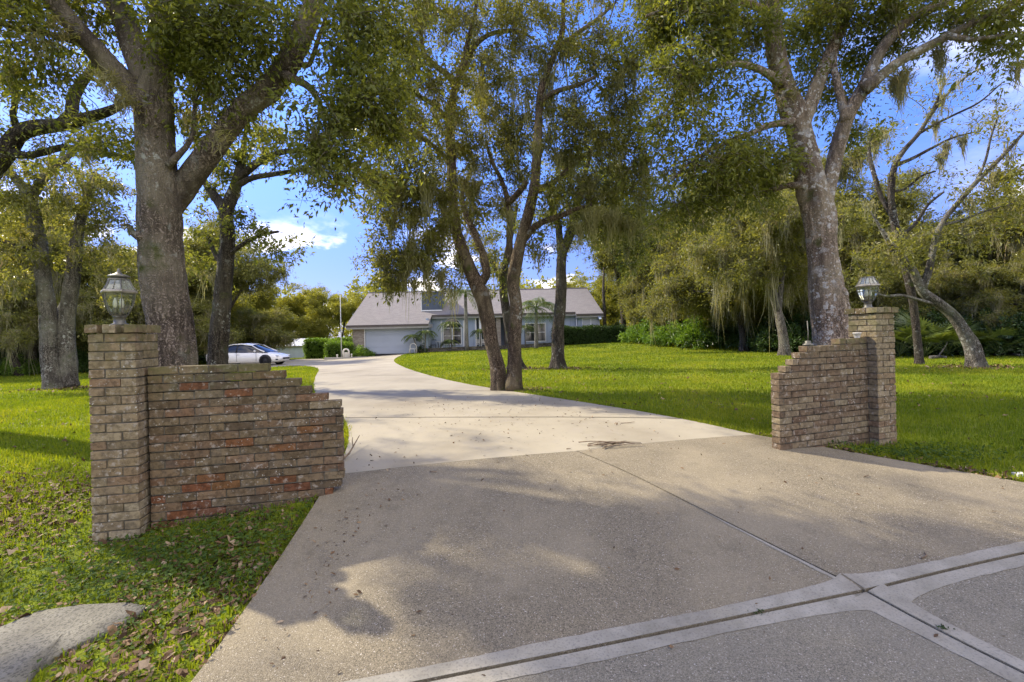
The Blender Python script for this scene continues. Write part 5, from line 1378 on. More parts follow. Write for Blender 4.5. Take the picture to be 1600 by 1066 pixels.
# --- the big oak behind the right wing wall
hero('oak_tree', 'pale pinkish oak trunk crusted white at its foot, right behind the right brick wall', 'tree', None, [
    (7.2, 7.2, [(1302, 600, 31), (1300, 560, 29), (1297, 520, 27.5), (1292, 462, 28), (1285, 394, 22.5), (1280, 336, 24), (1270, 300, 23), (1263, 262, 21), (1250, 210, 19.5), (1240, 175, 20), (1230, 150, 17), (1215, 95, 15.5), (1208, 42, 14), (1202, 0, 13), (1195, -80, 11), (1180, -200, 8), (1185, -330, 5)]),
    (7.2, 6.8, [(1284, 345, 12), (1290, 310, 12), (1300, 265, 11), (1314, 212, 11.5), (1328, 173, 12), (1350, 138, 11.5), (1364, 105, 10), (1384, 68, 9), (1420, 32, 8), (1472, 5, 7), (1540, -30, 5.5), (1620, -80, 4)]),
    (7.2, 7.6, [(1248, 200, 14), (1262, 172, 12), (1281, 121, 11), (1299, 79, 10), (1315, 42, 9.5), (1324, 10, 9), (1335, -50, 7), (1360, -150, 5)]),
    (6.9, 6.2, [(1350, 140, 10), (1372, 122, 9), (1399, 100, 8), (1447, 74, 7.5), (1499, 47, 7), (1552, 21, 6), (1594, 0, 5.5), (1660, -30, 4)]),
    (7.0, 7.4, [(1322, 190, 7), (1315, 158, 7), (1307, 125, 6), (1303, 100, 4.5), (1310, 60, 3)]),
    (7.2, 7.0, [(1302, 475, 24), (1309, 465, 18), (1314, 458, 12), (1316, 452, 6)]),
    (7.1, 6.4, [(1222, 130, 8), (1190, 110, 6), (1150, 100, 5), (1105, 105, 4), (1060, 120, 3)]),
    (7.1, 6.6, [(1238, 190, 7), (1205, 195, 5.5), (1170, 210, 4.5), (1130, 225, 4), (1085, 250, 3), (1050, 280, 2)]),
    (7.1, 7.9, [(1262, 290, 6), (1230, 290, 4.5), (1195, 300, 4), (1150, 300, 3), (1110, 320, 2)]),
    (7.1, 6.5, [(1205, 20, 7), (1165, 5, 6), (1115, 0, 5), (1060, 10, 3.5), (1010, 25, 2.5)]),
    (6.4, 6.0, [(1480, 56, 5), (1520, 62, 4), (1570, 55, 3), (1615, 60, 2)]),
  ],
  [(1070, 30, 55, 45, 6.6, 11), (1130, 50, 50, 45, 6.8, 11), (1050, 110, 50, 40, 6.5, 9), (1110, 120, 45, 30, 6.8, 7), (1170, 60, 40, 50, 7.2, 8), (1060, 190, 45, 35, 6.7, 8), (1140, 230, 50, 35, 6.8, 10), (1080, 260, 50, 35, 6.8, 11), (1190, 250, 40, 40, 7.2, 8), (1130, 300, 55, 32, 7.4, 11), (1195, 300, 30, 30, 7.6, 5), (1070, 325, 35, 20, 7.2, 4),
   (1020, 60, 40, 50, 7, 7), (1250, 40, 45, 40, 7.4, 8), (1290, 60, 40, 45, 7.6, 8), (1260, 120, 30, 30, 7.6, 5), (1180, 170, 22, 25, 7.2, 3), (1350, 30, 55, 35, 7.2, 9), (1420, 5, 60, 30, 6.9, 8), (1340, 90, 35, 40, 7.6, 5), (1300, 150, 25, 40, 7.8, 4), (1500, 15, 50, 25, 6.6, 6), (1580, 30, 40, 30, 6.2, 6), (1590, 80, 25, 25, 6.2, 3), (1330, 200, 22, 35, 7.9, 3), (1430, 60, 30, 20, 6.9, 2),
   (1240, -60, 200, 55, 7.2, 18), (1480, -60, 120, 50, 6.8, 10), (1050, -50, 90, 50, 6.8, 9)],
  LEAF_A, BARK_H, MOSS, 'large oaks round the gateway', wblobs=[(3.5, 7.5, 7.2, 1.5, 12), (5.2, 7.6, 8.2, 1.7, 14), (6.8, 7.5, 7.0, 1.5, 10), (4.5, 9.2, 7.0, 1.5, 10), (5.5, 5.6, 7.0, 1.3, 8)],
  leafL=.068, leafW=.027, rf=.88, flare=.45, per=13, nleaf=18, spray=.33, twig_r=.010, moss=.22, moss_len=.45, moss_w=.007, moss_n=28,
  hangs=[(1408, 115, 6.9, .85, .10, 110), (1405, 130, 7.0, .75, .09, 90), (1465, 75, 6.7, .45, .08, 70), (1470, 90, 6.7, .55, .06, 50), (1588, 100, 6.2, .5, .06, 50), (1510, 40, 6.5, .35, .05, 40), (1180, 60, 7, .4, .1, 60), (1240, 140, 7, .25, .08, 40)])

# --- leaning oak on the right lawn and the nearly bare one beside it
hero('oak_tree', 'grey oak leaning far left from its foot on the right lawn, beyond the tan pillar', 'tree', None, [
    (13, 13.2, [(1526, 583, 17), (1523, 560, 13.5), (1518, 540, 13), (1508, 522, 11.5), (1498, 505, 11), (1486, 490, 10.5), (1472, 478, 10), (1458, 468, 10), (1444, 458, 9), (1434, 440, 8.5), (1424, 420, 8), (1408, 402, 7), (1394, 385, 6), (1378, 360, 3.5), (1360, 330, 1)]),
    (13.1, 12.6, [(1440, 452, 7), (1449, 430, 6.5), (1456, 400, 6), (1463, 368, 5.5), (1476, 343, 5), (1492, 323, 5), (1525, 285, 4.5), (1552, 258, 4), (1575, 235, 3.5), (1610, 195, 2.5)]),
    (12.8, 12.4, [(1525, 285, 3), (1540, 250, 2.5), (1548, 215, 2), (1560, 180, 1.5)]),
    (12.9, 12.5, [(1470, 352, 3), (1500, 345, 2.5), (1540, 330, 2), (1585, 318, 1.5)]),
    (13.2, 12.4, [(1472, 478, 4), (1440, 470, 3.5), (1410, 462, 3), (1380, 462, 2.5), (1350, 450, 2)]),
  ],
  [(1400, 390, 45, 30, 13, 7), (1370, 420, 35, 30, 13, 6), (1440, 380, 40, 25, 13.4, 5), (1540, 300, 45, 22, 12.6, 5), (1580, 260, 40, 30, 12.5, 6), (1590, 330, 30, 25, 12.5, 4), (1500, 380, 40, 25, 13, 5), (1560, 200, 30, 30, 12.6, 2)],
  LEAF_B, BARK_G, MOSS, None, leafL=.10, leafW=.042, per=8, nleaf=9, spray=.38, twig_r=.011, moss=.8, moss_len=.7, moss_w=.012, moss_n=22, flare=.35, rf=.72, dens=2.0)

hero('oak_tree', 'thin nearly bare tree with hanging moss between the right oak and the leaning oak', 'tree', None, [
    (14.6, 14.6, [(1436, 562, 5.5), (1432, 520, 5), (1426, 470, 5), (1416, 420, 6), (1405, 378, 5.5), (1395, 335, 5), (1392, 294, 4.5), (1399, 257, 4), (1415, 232, 3.5), (1436, 208, 3), (1450, 185, 2.5), (1463, 160, 2), (1475, 130, 1.5)]),
    (14.6, 14.7, [(1400, 258, 3), (1425, 248, 2.6), (1455, 232, 2.1), (1490, 215, 1.6), (1530, 205, 1)]),
    (14.6, 14.2, [(1437, 208, 2.4), (1460, 195, 2), (1490, 180, 1.7), (1530, 160, 1.4), (1565, 130, 1)]),
    (14.6, 15.1, [(1450, 185, 2.1), (1478, 150, 1.7), (1510, 120, 1.4), (1545, 100, 1)]),
    (14.6, 15.1, [(1398, 345, 3.4), (1378, 310, 3.2), (1365, 270, 3), (1358, 235, 2.4), (1365, 205, .6)]),
    (14.6, 14.3, [(1393, 300, 2.2), (1415, 295, 1.8), (1440, 275, 1.5), (1462, 268, 1)]),
    (14.6, 14.2, [(1404, 372, 3), (1430, 350, 2.5), (1450, 320, 2), (1475, 300, 1.4)]),
  ],
  [(1480, 130, 60, 40, 14.6, 9), (1540, 130, 50, 40, 14.6, 8), (1450, 190, 50, 40, 14.4, 8), (1520, 200, 50, 35, 14.6, 8), (1430, 280, 45, 40, 14.4, 7), (1370, 250, 25, 50, 14.9, 6), (1470, 280, 40, 40, 14.3, 6), (1350, 300, 30, 30, 14.8, 4), (1410, 130, 40, 40, 14.8, 5), (1560, 180, 40, 40, 14.4, 6)],
  LEAF_B, BARK_D, MOSS, None, leafL=.09, leafW=.038, dens=1.3, per=4, nleaf=5, spray=.42, twig_r=.010, moss=.3, moss_len=.6, moss_w=.012, moss_n=20, flare=.3,
  hangs=[(1470, 150, 14.6, 1.0, .11, 60), (1462, 190, 14.6, 1.1, .08, 60), (1470, 240, 14.5, 1.3, .08, 60), (1505, 215, 14.3, 1.0, .09, 55), (1478, 225, 14.4, 1.2, .07, 50)])

# ------------------------------------------------------------------ woods: a few oaks grown once, then copied with their parts
def proto_oak(seed, H, spread, tr, low, nclus, leafmat, barkmat, mossmat, moss, moss_len, leafL, name='oak_tree', lean=.1, per=11, nleaf=11):
    r = np.random.default_rng(seed)
    root = empty(name, (0, 0, 0))
    fork = H * low; a0 = r.uniform(0, 6.28)
    tip = np.array([math.cos(a0) * lean * H * .4, math.sin(a0) * lean * H * .4, fork])
    rows = np.array([(0, 0, -.2, tr * 1.15), (tip[0] * .2, tip[1] * .2, fork * .45, tr * .92), (*tip, tr * .8)])
    rs = spline(rows, .2); s = Soup()
    s.tube(rs[:, :3], rs[:, 3], 12, True, .08, seed, .5 * np.exp(-np.maximum(rs[:, 2], 0) / .35)); link('trunk', s.mesh('trunk', True), barkmat, root)
    skel = [rs[-3:, :3]]; blobs = []
    nl = 5
    for q in range(nl):
        a = a0 + q * 6.283 / nl + r.normal(0, .3); up = r.uniform(.35, 1.0) if q else 1.2
        L = spread * r.uniform(.75, 1.1) * (1.0 if up < .9 else .6)
        e = tip + np.array([math.cos(a) * L, math.sin(a) * L, (H - fork) * up * .75])
        m1 = tip + (e - tip) * .35 + np.array([0, 0, .10 * H]) + r.normal(0, .12 * spread, 3) * (1, 1, .4)
        m2 = tip + (e - tip) * .7 + np.array([0, 0, .06 * H]) + r.normal(0, .10 * spread, 3) * (1, 1, .4)
        st = tip - (0, 0, tr * .6)
        rr = spline(np.array([(*st, tr * .62), (*m1, tr * .42), (*m2, tr * .26), (*e, tr * .10)]), .2)
        s = Soup(); s.tube(rr[:, :3], rr[:, 3], 8, True, .07, seed + q); link('limb', s.mesh('limb', True), barkmat, root)
        skel.append(rr[len(rr) // 4:, :3])
        R_ = spread * r.uniform(.26, .46)
        blobs += [(e, (R_, R_, R_ * .75), nclus), (m2 + (0, 0, .1), (R_ * .9, R_ * .9, R_ * .7), nclus), (m1 + (0, 0, .2 * R_), (R_ * .7, R_ * .7, R_ * .6), max(1, nclus // 2)),
                  (e + r.normal(0, .33 * spread, 3) * (1, 1, .7), (R_ * .5, R_ * .5, R_ * .4), max(2, nclus // 4)), (m2 + r.normal(0, .4 * spread, 3) * (1, 1, .7), (R_ * .5, R_ * .5, R_ * .4), max(2, nclus // 4))]
    blobs.append((tip + (0, 0, (H - fork) * .75), (spread * .5, spread * .5, H * .16), nclus * 2))
    LS, TS, MS = grow(np.concatenate(skel), blobs, leafL, leafL * .42, per, nleaf, .45 if leafL < .14 else .55, .013, seed, moss, moss_len, .011, 44)
    finish_tree(root, LS, TS, MS, leafmat, barkmat, mossmat, (0, 0, 0))
    return root
LEAF_W = m_leaf('leaf_pale_oak', (.10, .115, .028), (.28, .285, .08), .55)
P1 = proto_oak(11, 9.0, 3.8, .24, .26, 24, LEAF_B, BARK_G, MOSS, 1.5, 1.5, .14)
P2 = proto_oak(12, 11.0, 3.7, .22, .36, 24, LEAF_W, BARK_D, MOSS_G, .8, 1.1, .14)
P3 = proto_oak(13, 8.0, 3.5, .20, .20, 24, LEAF_B, BARK_D, MOSS, 1.6, 1.5, .14)
P4 = proto_oak(14, 9.2, 2.9, .17, .25, 20, LEAF_C, BARK_D, MOSS_G, .15, .5, .16, lean=.05)
P5 = proto_oak(15, 6.0, 2.8, .12, .10, 22, LEAF_C, BARK_D, MOSS_G, .1, .4, .16, 'leafy_tree', .02)
P6 = proto_oak(16, 5.2, 2.6, .10, .14, 20, LEAF_W, BARK_G, MOSS, 1.1, 1.1, .12, 'mossy_tree', .12)
used = set()
def plant(proto, x, y, s, rz, label, group, cat='tree', name=None, tilt=0.0):
    o = proto if id(proto) not in used else copy_tree(proto)
    used.add(id(proto))
    o.location = (x, y, gz(x, y)); o.scale = (s, s, s * random.uniform(.92, 1.06)); o.rotation_euler = (tilt, 0, rz)
    props(o, label, cat, group); return o

WR = 'moss-draped oaks along the right edge of the lawn'
G1 = 'moss-draped oak in the mixed wood to the right of the lawn'
# named trunks that stand out at the wood's edge
plant(P1, at(1226, 560, 22).x, 22.0, .92, 1.0, 'mossy oak with a pale straight trunk just left of the right brick wall', WR)
plant(P3, at(1162, 546, 27).x, 27.0, 1.05, 2.4, 'mossy oak with a short dark leaning trunk at the wood edge, beyond the bright shrubs', WR, tilt=.0)
for q, (x, y, s, rz, pr_) in enumerate(((11.6, 47, 1.05, .3, P2), (14.5, 41, .95, 1.7, P1), (15.2, 34, 1.0, 4.0, P3), (17.5, 29.5, 1.05, 5.2, P1), (19.8, 24.5, .85, 3.1, P3), (18.5, 38, 1.1, 0.8, P2), (22.5, 31, 1.05, 2.1, P1),
    (24.5, 21.5, .95, 5.0, P1), (23.0, 26.5, 1.0, .6, P2), (27.5, 18.2, .80, 1.4, P3), (29, 24, .95, 3.6, P1), (21, 46, 1.05, 4.4, P1), (27, 36, 1.1, 5.9, P2), (33, 29, .95, 2.8, P3), (32, 20.5, .82, .2, P1), (14.5, 53, 1.05, 2.0, P2), (37, 24, .9, 1.1, P1), (22.3, 18.6, .62, 2.6, P3), (31, 42, 1.05, 1.9, P3))):
    plant(pr_, x, y, s * (1.28 if x / y < .66 else .92), rz, G1, 'moss-draped oaks in the wood right of the lawn')
GU = 'low mossy understory tree in the wood right of the lawn'
for x, y, s, rz in ((13.2, 37.5, 1.0, .5), (14.6, 31.5, .95, 2.2), (16.4, 27.2, .95, 3.7), (18.2, 23.8, .8, 5.1), (20.3, 21.2, .85, 1.0), (22.3, 20.0, .8, 2.9), (24.8, 18.0, .75, 4.4), (17.8, 31.5, 1.2, .1), (20.5, 27.6, 1.2, 1.7), (25.5, 24, 1.2, 3.3), (28.5, 20.8, 1.1, 4.9), (12.8, 43.5, 1.1, 2.6), (15.9, 45, 1.2, 5.6), (19, 34.5, 1.25, 4.0), (24, 29.5, 1.3, .8), (30, 27, 1.3, 2.0), (31.5, 23.5, 1.2, 5.3)):
    plant(P6, x, y, s * (1.1 if x / y < .7 else .95), rz, GU, 'low mossy trees in the right wood')
for x, y, s, rz in ((-24, 27.5, .9, .4), (-28.5, 29.5, 1.1, 1.8), (-33, 28, 1.1, 3.1), (-22, 31, 1.0, 4.2), (-26, 34.5, 1.2, 5.5), (-37, 31, 1.2, .9), (-30.5, 35, 1.2, 2.5), (-19.8, 36.5, .9, 3.8)):
    plant(P6, x, y, s, rz, 'low mossy understory tree in the wood left of the lawn', 'low mossy trees in the left wood')
WL = 'oaks in the wood at the left edge of the lawn'
GL = 'mossy oak in the shaded wood at the left edge of the lawn'
for x, y, s, rz, pr_ in ((-27.5, 26, .85, 1.0, P1), (-31, 31, .95, 2.2, P2), (-24.5, 30, .85, 3.3, P3), (-34, 25, .9, 4.1, P1), (-21.5, 34, .85, .4, P2), (-27.5, 37, 1.0, 5.2, P1), (-36, 36, 1.0, 1.9, P2), (-41, 30, 1, 2.9, P3), (-32, 44, 1.05, .9, P1), (-44, 40, 1, 4.6, P2), (-25.5, 23.5, .62, 4.9, P3), (-30.5, 21.5, .7, 2.0, P3)):
    plant(pr_, x, y, s * 1.15, rz, GL, WL)
GM = 'light green bushy tree in the row behind the car and shed'
for x, y, s, rz, pr_ in ((-24.0, 39, .95, .3, P5), (-27.5, 40, .85, 1.9, P5), (-28.6, 43, 1.0, 3.0, P5), (-30.5, 58.5, 1.05, 4.2, P5), (-34, 50, 1.1, 5.1, P5), (-26, 59.5, .95, 2.4, P5), (-33, 60, 1.1, .8, P4), (-28, 63, 1.0, 2.5, P4), (-23, 62, .85, 3.9, P4), (-19, 63, .85, 5.0, P4), (-15.5, 60, 1.0, .2, P4), (-12.5, 64, .9, 1.2, P4), (-37, 54, 1.1, 4.4, P5)):
    plant(pr_, x, y, s, rz, GM, 'light green trees behind the car and shed')
GH = 'tree rising behind the long grey roof of the house'
for x, y, s, rz, pr_ in ((-4, 68, .9, .3, P4), (2, 66, .85, 1.3, P4), (8, 62, .9, 2.3, P4), (13.5, 62, 1.0, 3.3, P4), (11.2, 55.5, .85, 4.3, P5), (17.5, 58, 1.05, 5.0, P4), (24, 58, 1.1, .9, P2)):
    plant(pr_, x, y, s, rz, GH, 'trees behind the house')

# tall bare dead trunk beside the house's right end
p = (at(944.5, 500, 44).x, 44.0); root = empty('dead_tree', (*p, gz(*p)), 0, 'tall dead branchless trunk beside the right end of the house', 'dead tree')
s = Soup(); s.tube([(0, 0, -.1), (.03, 0, 2.5), (-.04, 0, 5.0), (.05, 0, 7.2)], [.2, .16, .14, .07], 9, True, .08, 3); link('trunk', s.mesh('trunk', True), BARK_D, root)
s = Soup(); s.tube([(0, 0, 4.6), (.25, 0, 5.1), (.3, .1, 5.5)], [.06, .04, .02], 6); link('limb', s.mesh('limb', True), BARK_D, root)

# distant woods that read as one mass
s = Soup(); n = 5200
a = rng.uniform(-1.05, 1.05, n); d = rng.uniform(85, 130, n); x, y = np.sin(a) * d, np.cos(a) * d
hmax = 11 + 2.6 * np.sin(a * 17) + 1.8 * np.sin(a * 41 + 1)
z = terrain(x, y) + rng.uniform(.03, 1, n) ** .7 * hmax
ax_ = unit(n); ax_[:, 2] = np.abs(ax_[:, 2]) * .6
sprays(s, np.column_stack([x, y, z]), ax_, rng.uniform(1.2, 2.4, n), 26, .55, .28)
link('distant_woods', s.mesh('distant_woods'), LEAF_C, kind='stuff')

# ------------------------------------------------------------------ shrubs, hedges, understory
def proto_shrub(name, rx, rz_, n, leafL, mat, seed, stems=6, W=.42, nleaf=14):
    root = empty(name, (0, 0, 0)); LS, TS = Soup(), Soup()
    r = np.random.default_rng(seed)
    for q in range(stems):
        a = q * 6.283 / stems + r.normal(0, .3); L = r.uniform(.5, .9)
        TS.tube([(0, 0, -.05), (math.cos(a) * rx * .3 * L, math.sin(a) * rx * .3 * L, rz_ * .8 * L), (math.cos(a) * rx * .7 * L, math.sin(a) * rx * .7 * L, rz_ * 1.5 * L)], [.03, .022, .008], 5)
    u = unit(n); u[:, 2] = np.abs(u[:, 2]) * 1.0 - .15
    lob = 1 + .28 * np.sin(3 * np.arctan2(u[:, 1], u[:, 0]) + seed) + .15 * np.sin(7 * u[:, 2] + seed)
    c = u * (rng.uniform(.15, 1, (n, 1)) ** .4) * np.array([rx, rx, rz_]) * lob[:, None]; c[:, 2] = np.maximum(c[:, 2] + rz_ * .35, .05)
    ax_ = u * .9 + unit(n) * .6; ax_[:, 2] += .25; ax_ /= np.linalg.norm(ax_, axis=1)[:, None]
    sprays(LS, c, ax_, .30 * rx ** .5 * rng.uniform(.7, 1.4, n), nleaf, leafL, leafL * W, .15)
    link('stems', TS.mesh('stems', True), BARK_D, root, 'stuff'); link('foliage', LS.mesh('foliage'), mat, root, 'stuff')
    return root
S1 = proto_shrub('shrub', 1.5, 1.15, 420, .17, LEAF_D, 1)
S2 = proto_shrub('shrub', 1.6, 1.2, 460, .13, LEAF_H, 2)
S3 = proto_shrub('shrub', 1.4, 1.0, 420, .14, LEAF_B, 3)
def shrub(proto, px, py, d, s, label, group=None):
    x = at(px, py, d).x; return plant(proto, x, d, s, random.uniform(0, 6), label, group, 'shrub')
shrub(S1, 1010, 525, 36.5, 1.0, 'bright green shrub at the lawn crest, left of its paler neighbour')
shrub(S1, 1052, 525, 33.5, .95, 'bright pale-leaved shrub at the top of the lawn, between two other shrubs')
shrub(S1, 1092, 532, 31.5, 1.15, 'largest bright green shrub at the wood edge behind the lawn')
shrub(S1, 985, 520, 39.5, .75, 'small bright shrub at the end of the dark hedge on the right')
SG = 'dark undergrowth along the wood edges'
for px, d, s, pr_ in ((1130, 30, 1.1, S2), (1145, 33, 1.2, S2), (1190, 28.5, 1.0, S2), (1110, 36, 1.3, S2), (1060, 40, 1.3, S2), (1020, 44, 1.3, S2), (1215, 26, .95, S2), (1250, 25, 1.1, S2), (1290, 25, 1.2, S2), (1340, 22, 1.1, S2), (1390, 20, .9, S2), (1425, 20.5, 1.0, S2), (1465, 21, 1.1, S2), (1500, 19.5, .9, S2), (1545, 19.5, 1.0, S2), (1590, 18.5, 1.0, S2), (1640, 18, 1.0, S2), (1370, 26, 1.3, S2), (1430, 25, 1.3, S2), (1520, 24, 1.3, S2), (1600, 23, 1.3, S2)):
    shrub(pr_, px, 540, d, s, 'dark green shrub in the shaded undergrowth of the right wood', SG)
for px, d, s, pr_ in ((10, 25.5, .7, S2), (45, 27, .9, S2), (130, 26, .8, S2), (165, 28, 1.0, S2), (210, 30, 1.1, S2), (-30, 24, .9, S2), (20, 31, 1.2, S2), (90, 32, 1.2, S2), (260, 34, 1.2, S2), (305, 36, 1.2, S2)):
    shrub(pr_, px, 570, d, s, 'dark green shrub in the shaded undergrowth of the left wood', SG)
for px, d, s, lab in ((25, 24, .62, 'low pale green bush in the sunny gap at the far left'), (330, 38, 1.25, 'yellow-green bush behind the slender oak, nearest to the car'), (368, 41, 1.2, 'yellow-green bush above the white car roof'), (398, 46, 1.0, 'yellow-green bush at the left end of the shed')):
    shrub(S3 if px > 100 else S1, px, 560, d, s, lab)

def hedge(label, x0, x1, y0, y1, h, mat, n, leafL, rz=0.0, jag=.05):
    zc = gz((x0 + x1) / 2, (y0 + y1) / 2); O = (x0, y0, zc); w, dp = x1 - x0, y1 - y0
    root = empty('hedge', O, rz, label, 'hedge'); LS = Soup()
    # leaves on the clipped faces and a little inside them
    f = rng.random(n); u, v_, q = rng.random(n), rng.random(n), rng.random(n)
    top, front = w * dp, w * h; tot = top + front * 1.6 + 2 * dp * h; ft, ff = top / tot, (top + front) / tot; fb = (top + 1.6 * front) / tot
    x = np.where(f < fb, u * w, np.where(f < (fb + 1) / 2, 0, w)); 
    y = np.where(f < ft, v_ * dp, np.where(f < ff, 0, np.where(f < fb, dp, v_ * dp)))
    z = np.where(f < ft, h, q * h)
    P = np.column_stack([x, y, z]) + rng.normal(0, jag, (n, 3)) - np.column_stack([(x / w - .5) * .1, (y / dp - .5) * .1, z * 0])
    P[:, 2] += .06 * np.sin(P[:, 0] * 2.3) * (z / h); P[:, 2] = np.maximum(P[:, 2], .03)
    ax_ = unit(n) + np.column_stack([(x / w - .5) * .6, (y / dp - .5) * 1.6, (z / h) * .7]); ax_ /= np.linalg.norm(ax_, axis=1)[:, None]
    sprays(LS, P, ax_, rng.uniform(.12, .26, n), 10, leafL, leafL * .45, .05)
    s = Soup(); m = .12; s.box((m, m, 0), (w - m, dp - m, h - m)); link('shade_core', s.mesh('shade_core'), MATS['hedge_shade'], root)  # solid dark box: the hedge's inner shade put into its colour
    link('foliage', LS.mesh('foliage'), mat, root, 'stuff'); return root
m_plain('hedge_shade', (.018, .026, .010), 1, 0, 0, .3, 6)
hedge('tall clipped green hedge between the shed and the flagpole', at(474, 540, 41).x, at(545, 540, 41).x, 41.2, 42.6, 1.62, LEAF_D, 2300, .11)
hedge('shorter clipped hedge block in front of the taller one, at the flagpole', at(510, 540, 38.6).x, at(548, 540, 38.6).x, 38.4, 39.6, 1.25, LEAF_D, 1100, .10, 0, .07)
hedge('dark clipped hedge under the right windows of the house', 3.6, 9.6, 38.9, 40.0, 1.35, LEAF_H, 2700, .10)
shrub(S1, 563, 545, 38.6, .55, 'rounded light green bush against the brick pier left of the garage')
shrub(S2, 963, 520, 41, .8, 'dark bush filling the gap right of the clipped house hedge')

# ------------------------------------------------------------------ palms
PALMT = m_bark('palm_trunk', (.17, .155, .13), (.31, .29, .25), amount=.1, ridge=.5)
def frond(L, nl, leaf, rise, drop, seed, lw=.035):
    r = np.random.default_rng(seed); t = np.linspace(0, 1, 9)
    x = L * (t - .12 * t ** 3); z = L * (rise * t - drop * t * t)
    pts = np.column_stack([x, np.zeros(9), z]); s = Soup(); s.tube(pts, np.linspace(.022, .004, 9) * (L / 1.5) ** .5, 4, False)
    tt = np.linspace(.10, .99, nl); P, D, N, Ls = [], [], [], []
    for u in tt:
        p = np.array([np.interp(u, t, x), 0, np.interp(u, t, z)]); q = np.array([1, 0, rise - 2 * drop * u]); q /= np.linalg.norm(q)
        for sg in (-1, 1):
            d = q * .55 + np.array([0, sg * 1.0, 0]) + np.array([0, 0, -.35 - .3 * u]) + r.normal(0, .13, 3)
            P.append(p); D.append(d); N.append((r.normal(0, .2), -sg * .35, 1)); Ls.append(leaf * (math.sin(math.pi * (u * .82 + .1)) * .9 + .2))
    leaves(s, np.array(P), np.array(D), np.array(N), np.array(Ls), lw, .12)
    return s.mesh('frond')
def palm(name, label, x, y, H, tr, nf, L, leaf, nl, rise, drop, zbase=None, lean=(0, 0), shaft=False, group=None, cat='palm', lw=.035):
    z = gz(x, y) if zbase is None else zbase
    root = empty(name, (x, y, z), 0, label, cat, group); s = Soup()
    m = 9; t = np.linspace(0, 1, m)
    pts = np.column_stack([lean[0] * t ** 1.5, lean[1] * t ** 1.5, -.05 + t * (H + .05)])
    s.tube(pts, tr * (1.15 - .35 * t + .25 * np.exp(-t * 8)), 12, True, .03, 2); link('trunk', s.mesh('trunk', True), PALMT, root)
    if shaft:
        s = Soup(); s.tube([(lean[0], lean[1], H - .02), (lean[0], lean[1], H + .35), (lean[0], lean[1], H + .7)], [tr * .85, tr * .75, tr * .3], 10); link('crownshaft', s.mesh('crownshaft', True), LEAF_P, root)
    meshes = [frond(L, nl, leaf, rise * f, drop * g, 5 + q, lw) for q, (f, g) in enumerate(((1, 1), (.6, .9), (1.25, 1.0), (.25, .75)))]
    for q in range(nf):
        me = meshes[q % 4]; o = link('frond', me, LEAF_P, root, loc=(lean[0], lean[1], H + (.35 if shaft else 0)), rot=(0, 0, q * 2.39996 + random.gauss(0, .15)))
        k_ = random.uniform(.85, 1.1); o.scale = (k_, k_, k_)
    return root
palm('palm_tree', 'tall feathery palm with long drooping fronds standing before the house windows', at(838, 540, 37.6).x, 37.6, 3.0, .14, 17, 2.5, .62, 34, .95, 1.15, None, (.05, 0), True, lw=.045)
palm('palm_tree', 'tall smooth grey palm trunk before the porch, its head lost among the oak leaves', at(729, 540, 38.9).x, 38.9, 4.6, .16, 13, 2.2, .55, 28, .8, 1.1, None, (0, 0), True, lw=.04)
palm('small_palm', 'small leaning palm in front of the garage door\'s right end', at(652, 545, 38.7).x, 38.7, 1.45, .06, 13, 1.05, .30, 22, .65, .95, None, (-.35, 0))
palm('small_palm', 'small upright palm at the garage corner, right of the leaning one', at(664, 545, 38.85).x, 38.85, 1.75, .06, 14, 1.10, .30, 22, .65, .95, None, (.1, 0))
palm('small_palm', 'taller slim palm in front of the arched window', at(706, 545, 39.75).x, 39.75, 2.35, .05, 13, 1.25, .34, 22, .6, .9, .45, (-.06, 0))
palm('small_palm', 'short palm bush low before the arched window', at(704, 545, 39.6).x - .1, 39.55, .75, .04, 11, .95, .30, 20, .8, 1.0, .45)
palm('small_palm', 'small palm at the dark entry beside the twin oak', at(751, 545, 39.75).x, 39.75, 1.6, .05, 12, 1.05, .32, 20, .7, .9, .45)
palm('small_palm', 'small weeping palm at the right part of the porch', at(821, 545, 39.75).x, 39.75, 1.9, .05, 12, 1.3, .36, 22, .6, 1.0, .45)
shrub(S2, 661, 545, 39.4, .42, 'low dark bush between the small palms and the garage wall')

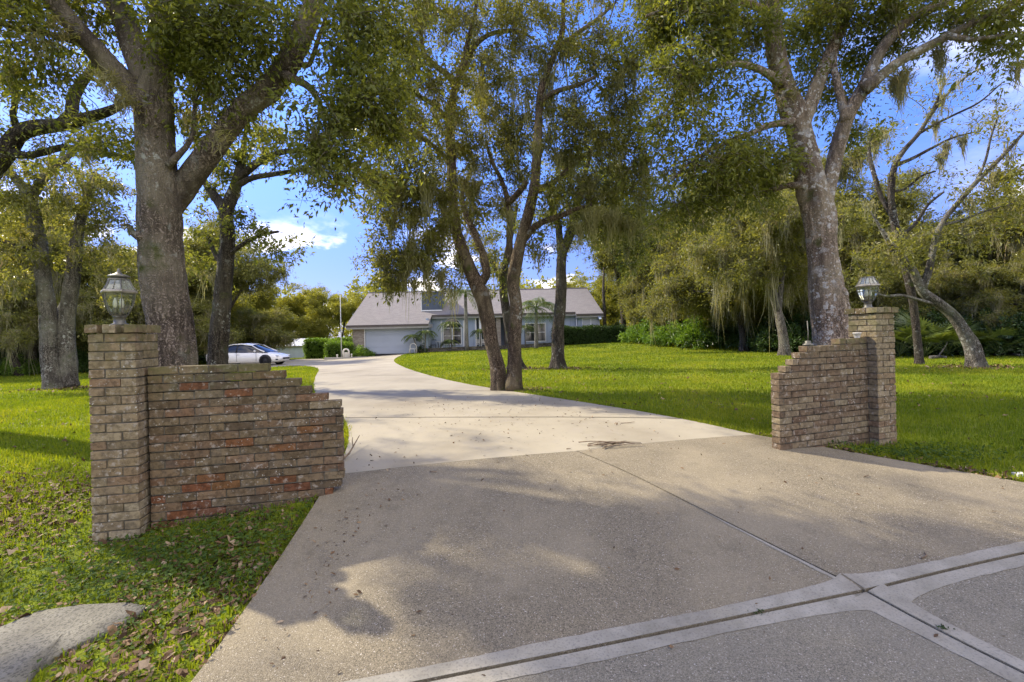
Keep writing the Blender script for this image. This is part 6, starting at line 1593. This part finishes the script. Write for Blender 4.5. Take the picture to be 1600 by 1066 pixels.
k = NT('palmetto_leaf'); LEAF_F = m_leaf('palmetto_leaf', (.05, .08, .02), (.14, .18, .05), .35)
def fan_mesh(seed):
    r = np.random.default_rng(seed); s = Soup(); n = 20; a = np.linspace(-1.9, 1.9, n)
    s.tube([(0, 0, 0), (.5, 0, .25), (.95, 0, .38)], [.012, .01, .008], 4)
    d = np.column_stack([np.cos(a), np.sin(a), np.full(n, .15) - .25 * np.abs(a) * .4 + r.normal(0, .05, n)])
    leaves(s, np.repeat([[.95, 0, .38]], n, 0), d, np.repeat([[-.2, 0, 1.0]], n, 0), .62 * (1 - .08 * np.abs(a)), .07, .3)
    return s.mesh('fan_frond')
FANS = [fan_mesh(q) for q in range(3)]
for px, d, s_, lab in ((1405, 18.5, 1.0, 'fan palmetto just right of the tan pillar at the wood edge'), (1445, 18.0, 1.1, 'largest fan palmetto under the leaning oak'), (1478, 18.3, .9, 'fan palmetto close left of the leaning oak trunk'), (1560, 17.8, .8, 'fan palmetto right of the leaning oak trunk')):
    x = at(px, 550, d).x; root = empty('palmetto', (x, d, gz(x, d)), random.uniform(0, 6), lab, 'palmetto', 'palmettos under the right wood')
    for q in range(15):
        o = link('fan_frond', FANS[q % 3], LEAF_F, root, loc=(0, 0, .1), rot=(random.gauss(0, .2), -random.uniform(.1, 1.0), q * 2.4)); k_ = s_ * random.uniform(.8, 1.2); o.scale = (k_, k_, k_)
# fallen branches at the wood edge
for pts, lab in ((((1537, 551), (1546, 556), (1556, 557), (1575, 556), (1592, 558)), 'pale fallen branch on the ground right of the leaning oak'), (((1455, 562), (1465, 561), (1478, 561.5)), 'short pale log in the grass left of the leaning oak')):
    W = [on(*p) for p in pts]; b0 = W[0]; root = empty('fallen_branch', (b0.x, b0.y, gz(b0.x, b0.y)), 0, lab, 'branch')
    s = Soup(); s.tube([(p.x - b0.x, p.y - b0.y, gz(p.x, p.y) - gz(b0.x, b0.y) + .08) for p in W], np.linspace(.08, .05, len(W)), 7, True, .06, 1); link('stem', s.mesh('stem', True), PALMT, root)
    s = Soup(); p = W[len(W) // 2]; q = Vector((p.x - b0.x, p.y - b0.y, gz(p.x, p.y) - gz(b0.x, b0.y) + .08)); s.tube([q, q + Vector((.3, .1, .25)), q + Vector((.5, .1, .55))], [.03, .022, .01], 5); link('side_branch', s.mesh('side_branch', True), PALMT, root)
# rough taller grass along the edge of the right wood
s = Soup(); n = 26000
t = rng.random(n); P0, P1_, P2_ = np.array((12.0, 36.0)), np.array((15.5, 26.0)), np.array((25.0, 17.0))
b = ((1 - t) ** 2)[:, None] * P0 + (2 * t * (1 - t))[:, None] * P1_ + (t ** 2)[:, None] * P2_ + rng.normal(0, .9, (n, 2)) + (.8, .6)
blades(s, b[:, 0], b[:, 1], .32, .035, .8); link('rough_grass', s.mesh('rough_grass'), MATS['grass_blade'], kind='stuff')
